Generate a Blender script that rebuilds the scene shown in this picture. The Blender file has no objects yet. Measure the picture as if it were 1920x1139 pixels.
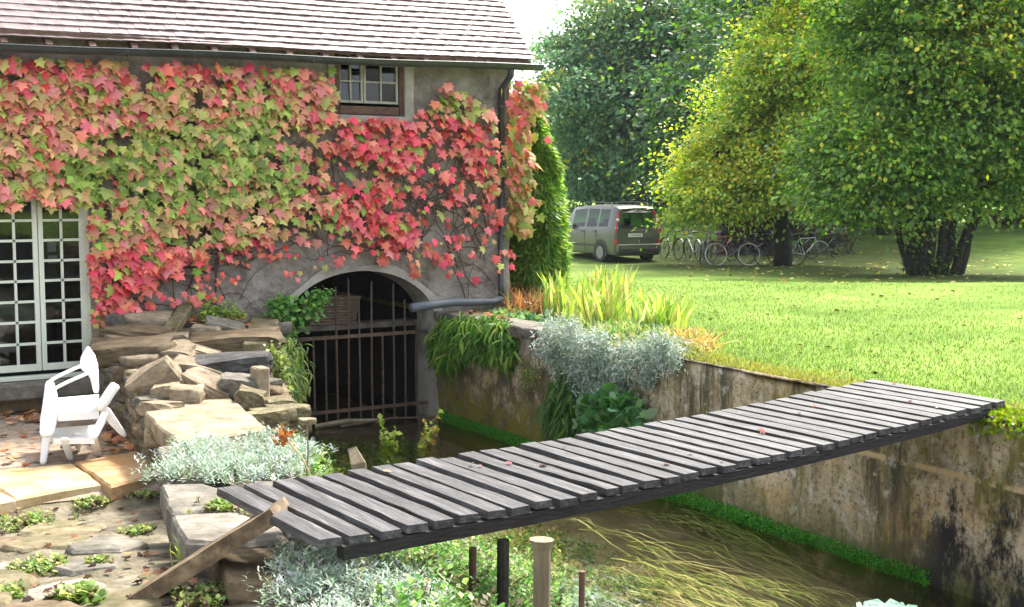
import bpy, bmesh, math, random
import numpy as np
from mathutils import Matrix, Vector
rng = np.random.default_rng(7); random.seed(7)
S = bpy.context.scene
COL = S.collection

# ------------------------------------------------------------------ camera
# world axes: X along the house front, Y upstream towards the house, Z up, eye level = 0
F_, CX, CY = 2350., 960., 569.5
YAW = math.radians(31); TILT = math.atan((569.5-352)/F_)
fh = np.array([math.sin(YAW), math.cos(YAW), 0]); RT = np.array([math.cos(YAW), -math.sin(YAW), 0])
FW = fh*math.cos(TILT)+np.array([0, 0, -math.sin(TILT)]); UP = np.cross(RT, FW)
cam = bpy.data.cameras.new('camera'); co = bpy.data.objects.new('camera', cam); COL.objects.link(co)
cam.sensor_width = 36; cam.lens = 36*F_/1920; cam.clip_end = 2000; cam.clip_start = .05
co.matrix_world = Matrix(((RT[0], UP[0], -FW[0], 0), (RT[1], UP[1], -FW[1], 0), (RT[2], UP[2], -FW[2], 0), (0, 0, 0, 1)))
S.camera = co
# ------------------------------------------------------------------ light
W = bpy.data.worlds.new('World'); S.world = W; W.use_nodes = True
nt = W.node_tree; bg = nt.nodes['Background']; sky = nt.nodes.new('ShaderNodeTexSky')
SUN_EL = math.radians(53); SUN_AZ = YAW+math.radians(32)      # azimuth measured from +Y towards +X
sky.sky_type = 'NISHITA'; sky.sun_disc = False; sky.sun_elevation = SUN_EL; sky.sun_rotation = SUN_AZ
sky.dust_density = 4.0; sky.air_density = 1.0; sky.ozone_density = .6
hs = nt.nodes.new('ShaderNodeHueSaturation'); hs.inputs['Saturation'].default_value = .45
nt.links.new(sky.outputs[0], hs.inputs['Color']); nt.links.new(hs.outputs[0], bg.inputs[0]); bg.inputs[1].default_value = .15
sl = bpy.data.lights.new('sun', 'SUN'); so = bpy.data.objects.new('sun', sl); COL.objects.link(so)
sl.energy = 2.15; sl.angle = math.radians(7); sl.color = (1, .95, .86)
sd = Vector((math.sin(SUN_AZ)*math.cos(SUN_EL), math.cos(SUN_AZ)*math.cos(SUN_EL), math.sin(SUN_EL)))
so.rotation_euler = sd.to_track_quat('Z', 'Y').to_euler(); so.location = (10, 10, 30)
S.view_settings.view_transform = 'Standard'; S.view_settings.look = 'None'
S.view_settings.exposure = 2.05; S.view_settings.gamma = 1
S.render.engine = 'CYCLES'
S.render.resolution_x, S.render.resolution_y = 1024, 607
S.cycles.transparent_max_bounces = 12

# ------------------------------------------------------------------ surveying helpers (photo point -> place in the world)
def ray(x, y): return FW+RT*(x-CX)/F_-UP*(y-CY)/F_
def PZ(x, y, z): d = ray(x, y); return d*(z/d[2])
def PY(x, y, Y): d = ray(x, y); return d*(Y/d[1])
def PX(x, y, X): d = ray(x, y); return d*(X/d[0])
def PD(x, y, D): d = ray(x, y); return d*(D/(d@fh))
def HIT(x, y, hf, t0=2.5, t1=120, n=900):
    d = ray(x, y); d = d/(d@fh)
    lo = t0
    for t in np.geomspace(t0, t1, 70):
        if d[2]*t <= hf(d[0]*t, d[1]*t):
            hi = t
            for _ in range(9):
                mid = (lo+hi)/2
                if d[2]*mid <= hf(d[0]*mid, d[1]*mid): hi = mid
                else: lo = mid
            return np.array([d[0]*hi, d[1]*hi, float(hf(d[0]*hi, d[1]*hi))])
        lo = t
    return d*t1
def pj(P):
    P = np.atleast_2d(P); w = P@FW
    return np.stack([CX+F_*(P@RT)/w, CY-F_*(P@UP)/w], 1)
def inpoly(pts, poly):
    x, y = pts[:, 0], pts[:, 1]; r = np.zeros(len(pts), bool); n = len(poly)
    for i in range(n):
        x1, y1 = poly[i]; x2, y2 = poly[(i+1) % n]
        c = ((y1 > y) != (y2 > y)); xi = (x2-x1)*(y-y1)/((y2-y1) if y2 != y1 else 1e-9)+x1
        r ^= c & (x < xi)
    return r
def vnoise(P, seed=0):
    P = np.asarray(P, float); i = np.floor(P).astype(np.int64); f = P-i; f = f*f*(3-2*f); out = 0
    for dx in (0, 1):
        for dy in (0, 1):
            for dz in (0, 1):
                h = (i[..., 0]+dx)*374761393+(i[..., 1]+dy)*668265263+(i[..., 2]+dz)*2147483647+seed*1274126177
                h = (h ^ (h >> 13))*1274126177 & 0x7fffffff; h = (h ^ (h >> 16)) & 0xffff
                w = (f[..., 0] if dx else 1-f[..., 0])*(f[..., 1] if dy else 1-f[..., 1])*(f[..., 2] if dz else 1-f[..., 2])
                out = out+w*h/65535.
    return out
def fbm(P, seed=0, o=3):
    P = np.asarray(P, float); s = 0; a = .5; t = 0
    for k in range(o): s = s+a*vnoise(P*2**k, seed+k); t += a; a *= .5
    return s/t

# ------------------------------------------------------------------ materials
def M(name, stops, scale=4., rough=.8, bump=.3, bscale=None, stretch=(1, 1, 1), spec=.3, rnd=0., metal=0., dist=.02, detail=8):
    m = bpy.data.materials.new(name); m.use_nodes = True; t = m.node_tree; p = t.nodes['Principled BSDF']
    tc = t.nodes.new('ShaderNodeTexCoord'); mp = t.nodes.new('ShaderNodeMapping'); mp.inputs['Scale'].default_value = stretch
    t.links.new(tc.outputs['Object'], mp.inputs[0])
    n = t.nodes.new('ShaderNodeTexNoise'); n.inputs['Scale'].default_value = scale; n.inputs['Detail'].default_value = detail; n.inputs['Roughness'].default_value = .65
    vec = mp.outputs[0]
    if rnd:
        oi = t.nodes.new('ShaderNodeObjectInfo'); ad = t.nodes.new('ShaderNodeVectorMath'); ad.operation = 'MULTIPLY_ADD'
        t.links.new(oi.outputs['Random'], ad.inputs[0]); ad.inputs[1].default_value = (37, 51, 23); t.links.new(mp.outputs[0], ad.inputs[2]); vec = ad.outputs[0]
    t.links.new(vec, n.inputs['Vector'])
    r = t.nodes.new('ShaderNodeValToRGB'); els = r.color_ramp.elements; k = len(stops)
    while len(els) < k: els.new(.5)
    for i, c in enumerate(stops): els[i].position = .3+.4*i/(k-1); els[i].color = (*c, 1)
    t.links.new(n.outputs['Fac'], r.inputs[0]); out = r.outputs[0]
    if rnd:
        mr = t.nodes.new('ShaderNodeMapRange'); mr.inputs[3].default_value = 1-rnd; mr.inputs[4].default_value = 1+rnd; t.links.new(oi.outputs['Random'], mr.inputs[0])
        h = t.nodes.new('ShaderNodeHueSaturation'); t.links.new(mr.outputs[0], h.inputs['Value']); t.links.new(out, h.inputs['Color']); out = h.outputs[0]
    t.links.new(out, p.inputs['Base Color']); p.inputs['Roughness'].default_value = rough; p.inputs['Specular IOR Level'].default_value = spec; p.inputs['Metallic'].default_value = metal
    if bump:
        n2 = t.nodes.new('ShaderNodeTexNoise'); n2.inputs['Scale'].default_value = bscale or scale*6; n2.inputs['Detail'].default_value = 6; t.links.new(vec, n2.inputs['Vector'])
        b = t.nodes.new('ShaderNodeBump'); b.inputs['Strength'].default_value = bump; b.inputs['Distance'].default_value = dist
        t.links.new(n2.outputs['Fac'], b.inputs['Height']); t.links.new(b.outputs[0], p.inputs['Normal'])
    return m
def leafmat(name, trans=.35, rough=.5, spec=.3):
    m = bpy.data.materials.new(name); m.use_nodes = True; t = m.node_tree; p = t.nodes['Principled BSDF']
    a = t.nodes.new('ShaderNodeAttribute'); a.attribute_name = 'Col'
    t.links.new(a.outputs['Color'], p.inputs['Base Color']); p.inputs['Roughness'].default_value = rough; p.inputs['Specular IOR Level'].default_value = spec
    tr = t.nodes.new('ShaderNodeBsdfTranslucent'); g = t.nodes.new('ShaderNodeHueSaturation'); g.inputs['Value'].default_value = 1.5; g.inputs['Saturation'].default_value = 1.1
    t.links.new(a.outputs['Color'], g.inputs['Color']); t.links.new(g.outputs[0], tr.inputs[0])
    mx = t.nodes.new('ShaderNodeMixShader'); mx.inputs[0].default_value = trans
    t.links.new(p.outputs[0], mx.inputs[1]); t.links.new(tr.outputs[0], mx.inputs[2]); t.links.new(mx.outputs[0], t.nodes['Material Output'].inputs[0])
    return m
def plain(name, c, rough=.5, metal=0, spec=.5): 
    m = bpy.data.materials.new(name); m.use_nodes = True; p = m.node_tree.nodes['Principled BSDF']
    p.inputs['Base Color'].default_value = (*c, 1); p.inputs['Roughness'].default_value = rough; p.inputs['Metallic'].default_value = metal; p.inputs['Specular IOR Level'].default_value = spec
    return m
def fresnel(t, f0=.04, normal=None):
    lw = t.nodes.new('ShaderNodeLayerWeight'); lw.inputs['Blend'].default_value = .5
    if normal: t.links.new(normal, lw.inputs['Normal'])
    p = t.nodes.new('ShaderNodeMath'); p.operation = 'POWER'; p.inputs[1].default_value = 5; t.links.new(lw.outputs['Facing'], p.inputs[0])
    m = t.nodes.new('ShaderNodeMath'); m.operation = 'MULTIPLY_ADD'; m.inputs[1].default_value = 1-f0; m.inputs[2].default_value = f0; t.links.new(p.outputs[0], m.inputs[0]); return m.outputs[0]
def glassmat(name, tint, trans=.6, rough=.03):
    m = bpy.data.materials.new(name); m.use_nodes = True; t = m.node_tree; t.nodes.remove(t.nodes['Principled BSDF'])
    a = t.nodes.new('ShaderNodeBsdfTransparent'); a.inputs[0].default_value = (*tint, 1)
    g = t.nodes.new('ShaderNodeBsdfGlossy'); g.inputs['Roughness'].default_value = rough
    mx = t.nodes.new('ShaderNodeMixShader'); t.links.new(fresnel(t, .05), mx.inputs[0]); t.links.new(a.outputs[0], mx.inputs[1]); t.links.new(g.outputs[0], mx.inputs[2])
    t.links.new(mx.outputs[0], t.nodes['Material Output'].inputs[0]); return m

mLeaf = leafmat('leaf'); mTree = leafmat('tree_leaf', .45, .42, .5); mCre = leafmat('creeper_leaf', .2, .5, .35); mLitter = leafmat('dead_leaf', .05, .95, 0); mLeafThick = leafmat('thick_leaf', .18, .45, .4); mSilver = leafmat('silver_leaf', .2, .7, .2)
mRender = M('old_lime_render', [(.10, .085, .07), (.24, .21, .18), (.36, .33, .29)], 3.2, .9, .8, 16, dist=.05)
mArch = M('pale_render', [(.16, .15, .12), (.33, .30, .26), (.42, .39, .35)], 2.5, .9, .5, 18)
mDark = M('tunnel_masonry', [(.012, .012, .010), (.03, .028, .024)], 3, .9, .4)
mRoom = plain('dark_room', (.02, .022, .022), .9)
mTile = M('clay_tile', [(.13, .085, .08), (.18, .125, .12), (.22, .165, .16)], 5, .55, .15, 60, rnd=.06, spec=.6)
mZinc = M('dark_zinc', [(.022, .025, .028), (.045, .05, .055)], 6, .4, .15, spec=.5)
mPipe = M('grey_pipe', [(.07, .085, .10), (.12, .135, .15)], 5, .4, .1)
mBrownWood = M('brown_wood', [(.05, .025, .018), (.11, .06, .04), (.16, .10, .07)], 6, .7, .4, stretch=(1, 1, 1))
mGreyWoodPaint = M('weathered_paint', [(.22, .20, .17), (.38, .36, .31)], 10, .7, .3)
mSage = M('sage_paint', [(.50, .54, .42), (.60, .64, .52), (.66, .68, .58)], 2.5, .5, .08)
mGlass = glassmat('window_glass', (.55, .6, .58)); 
mRust = M('rusty_iron', [(.045, .03, .02), (.10, .065, .04), (.17, .11, .07)], 14, .7, .5)
mPlank = M('weathered_plank', [(.02, .019, .0185), (.05, .048, .047), (.125, .121, .119)], 3.0, .55, .7, 9, (9, .9, 9), .3, rnd=.22, dist=.012)
mBeam = M('dark_beam', [(.006, .0055, .0055), (.018, .016, .015)], 3, .6, .4, 9, (1, 8, 8))
mLoose = M('brown_plank', [(.035, .025, .015), (.13, .09, .05), (.30, .225, .13)], 7, .75, .8, 30, (1, 1, 1), dist=.01)
mTan = M('tan_stone', [(.10, .078, .05), (.22, .17, .11), (.33, .27, .19)], 3.5, .85, .6, 16, rnd=.2)
mYel = M('yellow_stone', [(.28, .19, .08), (.42, .32, .17), (.52, .43, .28)], 2.6, .8, .4, 18, rnd=.12)
mOrange = M('ochre_stone', [(.24, .12, .04), (.34, .20, .09), (.42, .30, .17)], 3.5, .8, .6, 14)
mGrey = M('grey_stone', [(.05, .046, .034), (.125, .112, .088), (.22, .20, .165)], 4.5, .85, .7, 20, rnd=.25)
mGreyB = M('light_grey_stone', [(.14, .13, .10), (.26, .24, .19), (.36, .33, .27)], 5, .85, .7, 22, rnd=.2)
mPale = M('pale_stone', [(.13, .10, .06), (.24, .19, .12), (.33, .27, .18)], 5, .85, .5, 20, rnd=.15)
mBrownSt = M('brown_stone', [(.045, .032, .016), (.11, .078, .042), (.19, .145, .085)], 5, .85, .7, 18, rnd=.25)
mBlackSt = M('black_stone', [(.018, .017, .017), (.05, .047, .045), (.12, .115, .11)], 5, .8, .7, 22)
mMossSt = M('mossy_stone', [(.05, .055, .015), (.14, .115, .06), (.24, .20, .13)], 5, .9, .8, 16, rnd=.2)
mWhite = plain('white_plastic', (.84, .84, .82), .3)
mBed = M('river_bed', [(.11, .095, .065), (.20, .17, .12), (.28, .24, .17)], 2.2, .9, .2)
mSoil = M('soil', [(.025, .022, .012), (.07, .055, .03), (.11, .10, .05)], 4, .95, .6)
mGravel = M('terrace_gravel', [(.14, .105, .07), (.28, .22, .16), (.40, .33, .25)], 9, .9, .6, 50)
mFore = M('worn_ground', [(.045, .042, .02), (.13, .11, .07), (.24, .215, .155)], 3.6, .92, .8, 22, dist=.04)
mLog = M('dark_logs', [(.02, .013, .010), (.06, .038, .028)], 4, .9, .4)
mBark = M('bark', [(.012, .012, .009), (.04, .035, .025)], 5, .95, .8)
mPost = M('old_post', [(.08, .06, .035), (.20, .16, .10), (.30, .26, .18)], 5, .85, .8, 14, (1, 1, .2))
mStem = M('vine_stem', [(.05, .028, .022), (.12, .07, .055)], 8, .8, 0)
mWick = M('wicker', [(.10, .07, .045), (.20, .15, .10)], 12, .8, .3)
mSheet = M('corrugated_sheet', [(.25, .26, .26), (.45, .46, .46)], 3, .5, .1)
mFarWall = M('pink_wall', [(.30, .21, .17), (.42, .32, .27)], 2, .9, .2)

# lawn: grass green with yellower and darker patches, mossy along the canal edge
def lawn_mat():
    m = M('lawn', [(.085, .15, .022), (.155, .245, .04), (.24, .33, .07)], .55, .95, .8, 45, spec=.1, dist=.05, detail=10)
    t = m.node_tree; p = t.nodes['Principled BSDF']; base = p.inputs['Base Color'].links[0].from_socket
    tc = [n for n in t.nodes if n.type == 'TEX_COORD'][0]; sx = t.nodes.new('ShaderNodeSeparateXYZ'); t.links.new(tc.outputs['Object'], sx.inputs[0])
    n = t.nodes.new('ShaderNodeTexNoise'); n.inputs['Scale'].default_value = 2.2; n.inputs['Detail'].default_value = 6; t.links.new(tc.outputs['Object'], n.inputs['Vector'])
    a = t.nodes.new('ShaderNodeMath'); a.operation = 'MULTIPLY_ADD'; a.inputs[1].default_value = 1.1; t.links.new(n.outputs['Fac'], a.inputs[0]); t.links.new(sx.outputs['X'], a.inputs[2])
    r = t.nodes.new('ShaderNodeMapRange'); r.inputs[1].default_value = 8.15; r.inputs[2].default_value = 8.65; r.inputs[3].default_value = 1; r.inputs[4].default_value = 0; t.links.new(a.outputs[0], r.inputs[0])
    mx = t.nodes.new('ShaderNodeMix'); mx.data_type = 'RGBA'; t.links.new(r.outputs[0], mx.inputs[0]); t.links.new(base, mx.inputs[6]); mx.inputs[7].default_value = (.20, .20, .035, 1)
    out = mx.outputs[2]
    for cx_, cy_, rad in ((26.6, 28.6, 7.5), (25.7, 22.4, 4.6), (30.5, 31, 8)):  # tree shade painted into the grass colour as dark olive rounds
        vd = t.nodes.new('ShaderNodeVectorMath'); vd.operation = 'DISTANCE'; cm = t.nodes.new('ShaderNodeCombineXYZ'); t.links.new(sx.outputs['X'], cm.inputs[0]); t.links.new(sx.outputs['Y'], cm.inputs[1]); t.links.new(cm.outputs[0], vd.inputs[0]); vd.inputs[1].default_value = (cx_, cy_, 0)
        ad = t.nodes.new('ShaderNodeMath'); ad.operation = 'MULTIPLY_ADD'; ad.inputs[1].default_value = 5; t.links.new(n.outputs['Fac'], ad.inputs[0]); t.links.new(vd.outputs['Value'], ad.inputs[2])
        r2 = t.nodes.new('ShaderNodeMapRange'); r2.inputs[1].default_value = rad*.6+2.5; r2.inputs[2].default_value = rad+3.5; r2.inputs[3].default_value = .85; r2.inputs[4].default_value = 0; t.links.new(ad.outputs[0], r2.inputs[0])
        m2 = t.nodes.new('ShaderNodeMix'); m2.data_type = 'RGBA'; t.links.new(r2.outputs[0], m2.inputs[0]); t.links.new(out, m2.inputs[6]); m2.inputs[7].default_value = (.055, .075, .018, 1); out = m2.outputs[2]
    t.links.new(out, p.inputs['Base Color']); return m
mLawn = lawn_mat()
# canal wall: pale concrete with vertical dark run-off, ochre and moss
def canal_mat():
    m = bpy.data.materials.new('stained_concrete'); m.use_nodes = True; t = m.node_tree; p = t.nodes['Principled BSDF']
    tc = t.nodes.new('ShaderNodeTexCoord'); L = t.links.new
    def noise(scale, st, det=8, rough=.65, off=0):
        mp = t.nodes.new('ShaderNodeMapping'); mp.inputs['Scale'].default_value = st; mp.inputs['Location'].default_value = (off, off, off); L(tc.outputs['Object'], mp.inputs[0])
        n = t.nodes.new('ShaderNodeTexNoise'); n.inputs['Scale'].default_value = scale; n.inputs['Detail'].default_value = det; n.inputs['Roughness'].default_value = rough; L(mp.outputs[0], n.inputs['Vector']); return n.outputs['Fac']
    def ramp(v, a, b, c0=0, c1=1):
        r = t.nodes.new('ShaderNodeMapRange'); r.inputs[1].default_value = a; r.inputs[2].default_value = b; r.inputs[3].default_value = c0; r.inputs[4].default_value = c1; L(v, r.inputs[0]); return r.outputs[0]
    def mix(f, a, b):
        x = t.nodes.new('ShaderNodeMix'); x.data_type = 'RGBA'; L(f, x.inputs[0])
        for s, v in ((6, a), (7, b)):
            if isinstance(v, tuple): x.inputs[s].default_value = (*v, 1)
            else: L(v, x.inputs[s])
        return x.outputs[2]
    def mul(a, b):
        x = t.nodes.new('ShaderNodeMath'); x.operation = 'MULTIPLY'; L(a, x.inputs[0]); L(b, x.inputs[1]); return x.outputs[0]
    sx = t.nodes.new('ShaderNodeSeparateXYZ'); L(tc.outputs['Object'], sx.inputs[0])
    c = mix(ramp(noise(2.5, (1, 1, 1)), .35, .65), (.38, .28, .15), (.68, .56, .38))
    c = mix(ramp(noise(22, (1, 1, 1), 10, .75, off=51), .5, .62), c, (.13, .11, .07))
    c = mix(ramp(noise(30, (1, 1, 1), 10, .75, off=71), .58, .66), c, (.62, .57, .46))
    c = mix(ramp(noise(1.1, (1, 1, .8), off=5, det=10, rough=.75), .50, .66), c, (.66, .40, .14))
    c = mix(ramp(noise(1.9, (1, 1.2, .16), off=9, det=12, rough=.75), .49, .60), c, (.10, .09, .05))
    c = mix(ramp(noise(2.6, (1, 1, .35), off=19), .54, .62), c, (.20, .175, .05))
    c = mix(ramp(noise(9, (1, 1, 1), off=29), .56, .66), c, (.55, .51, .43))
    # black patch at the downstream end and damp mossy foot
    z = ramp(sx.outputs['Z'], -2.55, -2.95); zn = mul(z, ramp(noise(3, (1, 1, 1), off=3), .3, .5))
    c = mix(zn, c, (.10, .11, .03))
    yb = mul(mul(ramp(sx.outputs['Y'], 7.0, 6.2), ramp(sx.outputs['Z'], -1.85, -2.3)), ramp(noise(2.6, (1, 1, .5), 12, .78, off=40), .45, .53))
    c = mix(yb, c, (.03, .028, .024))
    up = mul(ramp(sx.outputs['Y'], 10.0, 11.6), ramp(noise(4.2, (1, 1, .8), 12, .75, off=13), .40, .55))
    c = mix(up, c, (.11, .085, .05))
    c = mix(mul(mul(ramp(sx.outputs['Y'], 9.8, 10.8), ramp(sx.outputs['Z'], -2.35, -2.7)), ramp(noise(5, (1, 1, 1), 10, .7, off=33), .40, .52)), c, (.17, .15, .02))
    c = mix(mul(mul(ramp(sx.outputs['Y'], 10.5, 11.5), ramp(sx.outputs['Z'], -2.0, -1.75)), ramp(noise(7, (1, 1, 1), 10, .7, off=35), .45, .55)), c, (.40, .34, .27))
    def near(sock, a, w):
        x = t.nodes.new('ShaderNodeMath'); x.operation = 'SUBTRACT'; L(sock, x.inputs[0]); x.inputs[1].default_value = a
        y = t.nodes.new('ShaderNodeMath'); y.operation = 'ABSOLUTE'; L(x.outputs[0], y.inputs[0]); return ramp(y.outputs[0], w, w*.4)
    c = mix(mul(mul(near(sx.outputs['Z'], -2.115, .03), ramp(sx.outputs['Y'], 8.6, 7.8)), ramp(noise(6, (1, 1, 1), off=60), .42, .52)), c, (.58, .42, .22))
    L(c, p.inputs['Base Color']); p.inputs['Roughness'].default_value = .85; p.inputs['Specular IOR Level'].default_value = .25
    b = t.nodes.new('ShaderNodeBump'); b.inputs['Strength'].default_value = .9; b.inputs['Distance'].default_value = .04; L(noise(14, (1, 1, 1), 10, .7), b.inputs['Height']); L(b.outputs[0], p.inputs['Normal'])
    return m
mCanal = canal_mat()
def water_mat():
    m = bpy.data.materials.new('water'); m.use_nodes = True; t = m.node_tree; t.nodes.remove(t.nodes['Principled BSDF']); L = t.links.new
    a = t.nodes.new('ShaderNodeBsdfTransparent'); a.inputs[0].default_value = (.80, .77, .62, 1)
    g = t.nodes.new('ShaderNodeBsdfGlossy'); g.inputs['Roughness'].default_value = .06
    tc = t.nodes.new('ShaderNodeTexCoord'); mp = t.nodes.new('ShaderNodeMapping'); mp.inputs['Scale'].default_value = (4, 1.2, 1); L(tc.outputs['Object'], mp.inputs[0])
    n = t.nodes.new('ShaderNodeTexNoise'); n.inputs['Scale'].default_value = 3; n.inputs['Detail'].default_value = 3; L(mp.outputs[0], n.inputs['Vector'])
    b = t.nodes.new('ShaderNodeBump'); b.inputs['Strength'].default_value = .22; b.inputs['Distance'].default_value = .05; L(n.outputs['Fac'], b.inputs['Height'])
    L(b.outputs[0], g.inputs['Normal'])
    mx = t.nodes.new('ShaderNodeMixShader'); L(fresnel(t, .02, b.outputs[0]), mx.inputs[0]); L(a.outputs[0], mx.inputs[1]); L(g.outputs[0], mx.inputs[2]); L(mx.outputs[0], t.nodes['Material Output'].inputs[0]); return m
mWater = water_mat()

# ------------------------------------------------------------------ object helpers
def tag(o, label=None, cat=None, group=None, kind=None):
    if label: o['label'] = label
    if cat: o['category'] = cat
    if group: o['group'] = group
    if kind: o['kind'] = kind
    return o
def thing(name, loc, label, cat, group=None, rot=(0, 0, 0)):
    o = bpy.data.objects.new(name, None); COL.objects.link(o); o.location = loc; o.rotation_euler = rot; o.empty_display_size = .2
    return tag(o, label, cat, group)
def wloc(o):
    v = Vector((0, 0, 0))
    while o: v += o.location; o = o.parent
    return v
def link(name, me, mat=None, parent=None, world=True):
    """me holds world coordinates when world=True; a parent's place is subtracted."""
    o = bpy.data.objects.new(name, me); COL.objects.link(o)
    if mat and not me.materials: me.materials.append(mat)
    if parent:
        o.parent = parent
        if world:
            w = wloc(parent); me.transform(Matrix.Translation(-w))
    elif world:
        vs = np.empty(len(me.vertices)*3); me.vertices.foreach_get('co', vs); vs = vs.reshape(-1, 3)
        c = (vs.min(0)+vs.max(0))/2; c[2] = vs[:, 2].min(); 
        if name not in KEEP: me.transform(Matrix.Translation(Vector(-c))); o.location = c
    return o
KEEP = {'lawn', 'canal_wall', 'water', 'river_bed', 'terrace', 'canal_bank', 'foreground'}
class G:
    def __init__(s): s.v = []; s.f = []
    def add(s, V, Fc):
        b = len(s.v); s.v += [tuple(map(float, p)) for p in V]; s.f += [tuple(i+b for i in f) for f in Fc]; return s
    def box(s, c, d, R=None):
        V = np.array([(x, y, z) for x in (-.5, .5) for y in (-.5, .5) for z in (-.5, .5)])*np.array(d)
        if R is not None: V = V@np.array(R).T
        return s.add(V+np.array(c), [(0, 1, 3, 2), (4, 6, 7, 5), (0, 4, 5, 1), (2, 3, 7, 6), (0, 2, 6, 4), (1, 5, 7, 3)])
    def beam(s, a, b, w, h, up=(0, 0, 1)):
        a = np.array(a, float); b = np.array(b, float); t = b-a; l = np.linalg.norm(t); t /= l; x = np.cross(t, up); x /= np.linalg.norm(x); u = np.cross(x, t)
        return s.box((a+b)/2, (w, l, h), np.stack([x, t, u], 1))
    def tube(s, pts, r, n=6, cap=True):
        P = np.array(pts, float); m = len(P); rr = np.full(m, r) if np.isscalar(r) else np.array(r)
        T = np.gradient(P, axis=0); T /= np.linalg.norm(T, axis=1)[:, None]+1e-12
        ref = np.array([0, 0, 1.]) if abs(T[0, 2]) < .9 else np.array([1., 0, 0]); V = []
        for i in range(m):
            x = np.cross(T[i], ref); x /= np.linalg.norm(x); y = np.cross(T[i], x); ref = np.cross(x, T[i]) if abs(T[i]@ref) < .95 else ref
            for k in range(n): a = 2*math.pi*k/n; V.append(P[i]+rr[i]*(math.cos(a)*x+math.sin(a)*y))
        Fc = [(i*n+k, i*n+(k+1) % n, (i+1)*n+(k+1) % n, (i+1)*n+k) for i in range(m-1) for k in range(n)]
        if cap: Fc += [tuple(range(n))[::-1], tuple((m-1)*n+k for k in range(n))]
        return s.add(V, Fc)
    def strap(s, pts, w, th, wd):
        """flat strap of width w (across wd) and thickness th following pts"""
        P = np.array(pts, float); m = len(P); ww = np.full(m, w) if np.isscalar(w) else np.array(w)
        T = np.gradient(P, axis=0); T /= np.linalg.norm(T, axis=1)[:, None]; wd = np.array(wd, float); V = []
        for i in range(m):
            x = wd-T[i]*(wd@T[i]); x /= np.linalg.norm(x); y = np.cross(T[i], x)
            V += [P[i]+x*ww[i]/2+y*th/2, P[i]-x*ww[i]/2+y*th/2, P[i]-x*ww[i]/2-y*th/2, P[i]+x*ww[i]/2-y*th/2]
        Fc = [(i*4+k, i*4+(k+1) % 4, i*4+4+(k+1) % 4, i*4+4+k) for i in range(m-1) for k in range(4)]+[(0, 1, 2, 3), tuple(m*4-4+k for k in (3, 2, 1, 0))]
        return s.add(V, Fc)
    def rstrap(s, pts, w, th, wd):
        P = np.array(pts, float); m0 = len(P); ww = np.full(m0, w) if np.isscalar(w) else np.array(w, float); k = (m0-1)*5+1
        if m0 > 2:
            E_ = np.r_[[2*P[0]-P[1]], P, [2*P[-1]-P[-2]]]; Q = []
            for i in range(m0-1):
                for t in np.linspace(0, 1, 6)[:-1]: a, b, c, d = E_[i:i+4]; Q.append(.5*((2*b)+(c-a)*t+(2*a-5*b+4*c-d)*t*t+(3*b-a-3*c+d)*t**3))
            Q.append(P[-1]); Q = np.array(Q)
        else: Q = np.linspace(P[0], P[1], k)
        W2 = np.interp(np.linspace(0, m0-1, k), range(m0), ww); T = unit(np.gradient(Q, axis=0)); wd = np.array(wd, float); n = 12; V = []
        for i in range(k):
            x = wd-T[i]*(wd@T[i]); x /= np.linalg.norm(x); y = np.cross(T[i], x); sc_ = 1 if 0 < i < k-1 else .7
            for a in np.arange(n)*2*math.pi/n: V.append(Q[i]+sc_*(x*W2[i]/2*math.copysign(abs(math.cos(a))**.7, math.cos(a))+y*th/2*math.copysign(abs(math.sin(a))**.7, math.sin(a))))
        return s.add(V, [(i*n+j, i*n+(j+1) % n, (i+1)*n+(j+1) % n, (i+1)*n+j) for i in range(k-1) for j in range(n)]+[tuple(range(n))[::-1], tuple((k-1)*n+j for j in range(n))])
    def mesh(s, name, smooth=False, bevel=0):
        me = bpy.data.meshes.new(name); me.from_pydata(s.v, [], s.f)
        bm = bmesh.new(); bm.from_mesh(me)
        if bevel: bmesh.ops.bevel(bm, geom=list(bm.edges), offset=bevel, segments=1, affect='EDGES')
        bmesh.ops.recalc_face_normals(bm, faces=bm.faces); bm.to_mesh(me); bm.free()
        if smooth: me.polygons.foreach_set('use_smooth', [True]*len(me.polygons))
        return me
    def obj(s, name, mat, parent=None, smooth=False, bevel=0): return link(name, s.mesh(name, smooth, bevel), mat, parent)
def tris(name, V, T, mat, parent=None, col=None, smooth=False):
    me = bpy.data.meshes.new(name); V = np.asarray(V, np.float32); T = np.asarray(T, np.int32)
    me.vertices.add(len(V)); me.vertices.foreach_set('co', V.ravel()); k = T.shape[1]
    me.loops.add(T.size); me.loops.foreach_set('vertex_index', T.ravel()); me.polygons.add(len(T))
    me.polygons.foreach_set('loop_start', np.arange(0, T.size, k, dtype=np.int32)); me.polygons.foreach_set('loop_total', np.full(len(T), k, np.int32))
    if smooth: me.polygons.foreach_set('use_smooth', np.ones(len(T), bool))
    me.update(calc_edges=True)
    if col is not None:
        a = me.color_attributes.new('Col', 'FLOAT_COLOR', 'POINT'); c = np.ones((len(V), 4), np.float32); c[:, :3] = col; a.data.foreach_set('color', c.ravel())
    return link(name, me, mat, parent)
def grid(name, xs, ys, zf, mat, keep=None, parent=None, kind='structure'):
    X, Y = np.meshgrid(xs, ys, indexing='ij'); Z = zf(X, Y); V = np.stack([X, Y, Z], -1).reshape(-1, 3); n, m = X.shape
    I = (np.arange(n-1)[:, None]*m+np.arange(m-1)[None, :]).ravel(); T = np.stack([I, I+m, I+m+1, I+1], 1)
    if keep is not None: c = V[T].mean(1); T = T[keep(c[:, 0], c[:, 1])]
    o = tris(name, V, T, mat, parent, smooth=True)
    if kind: o['kind'] = kind
    return o

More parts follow.
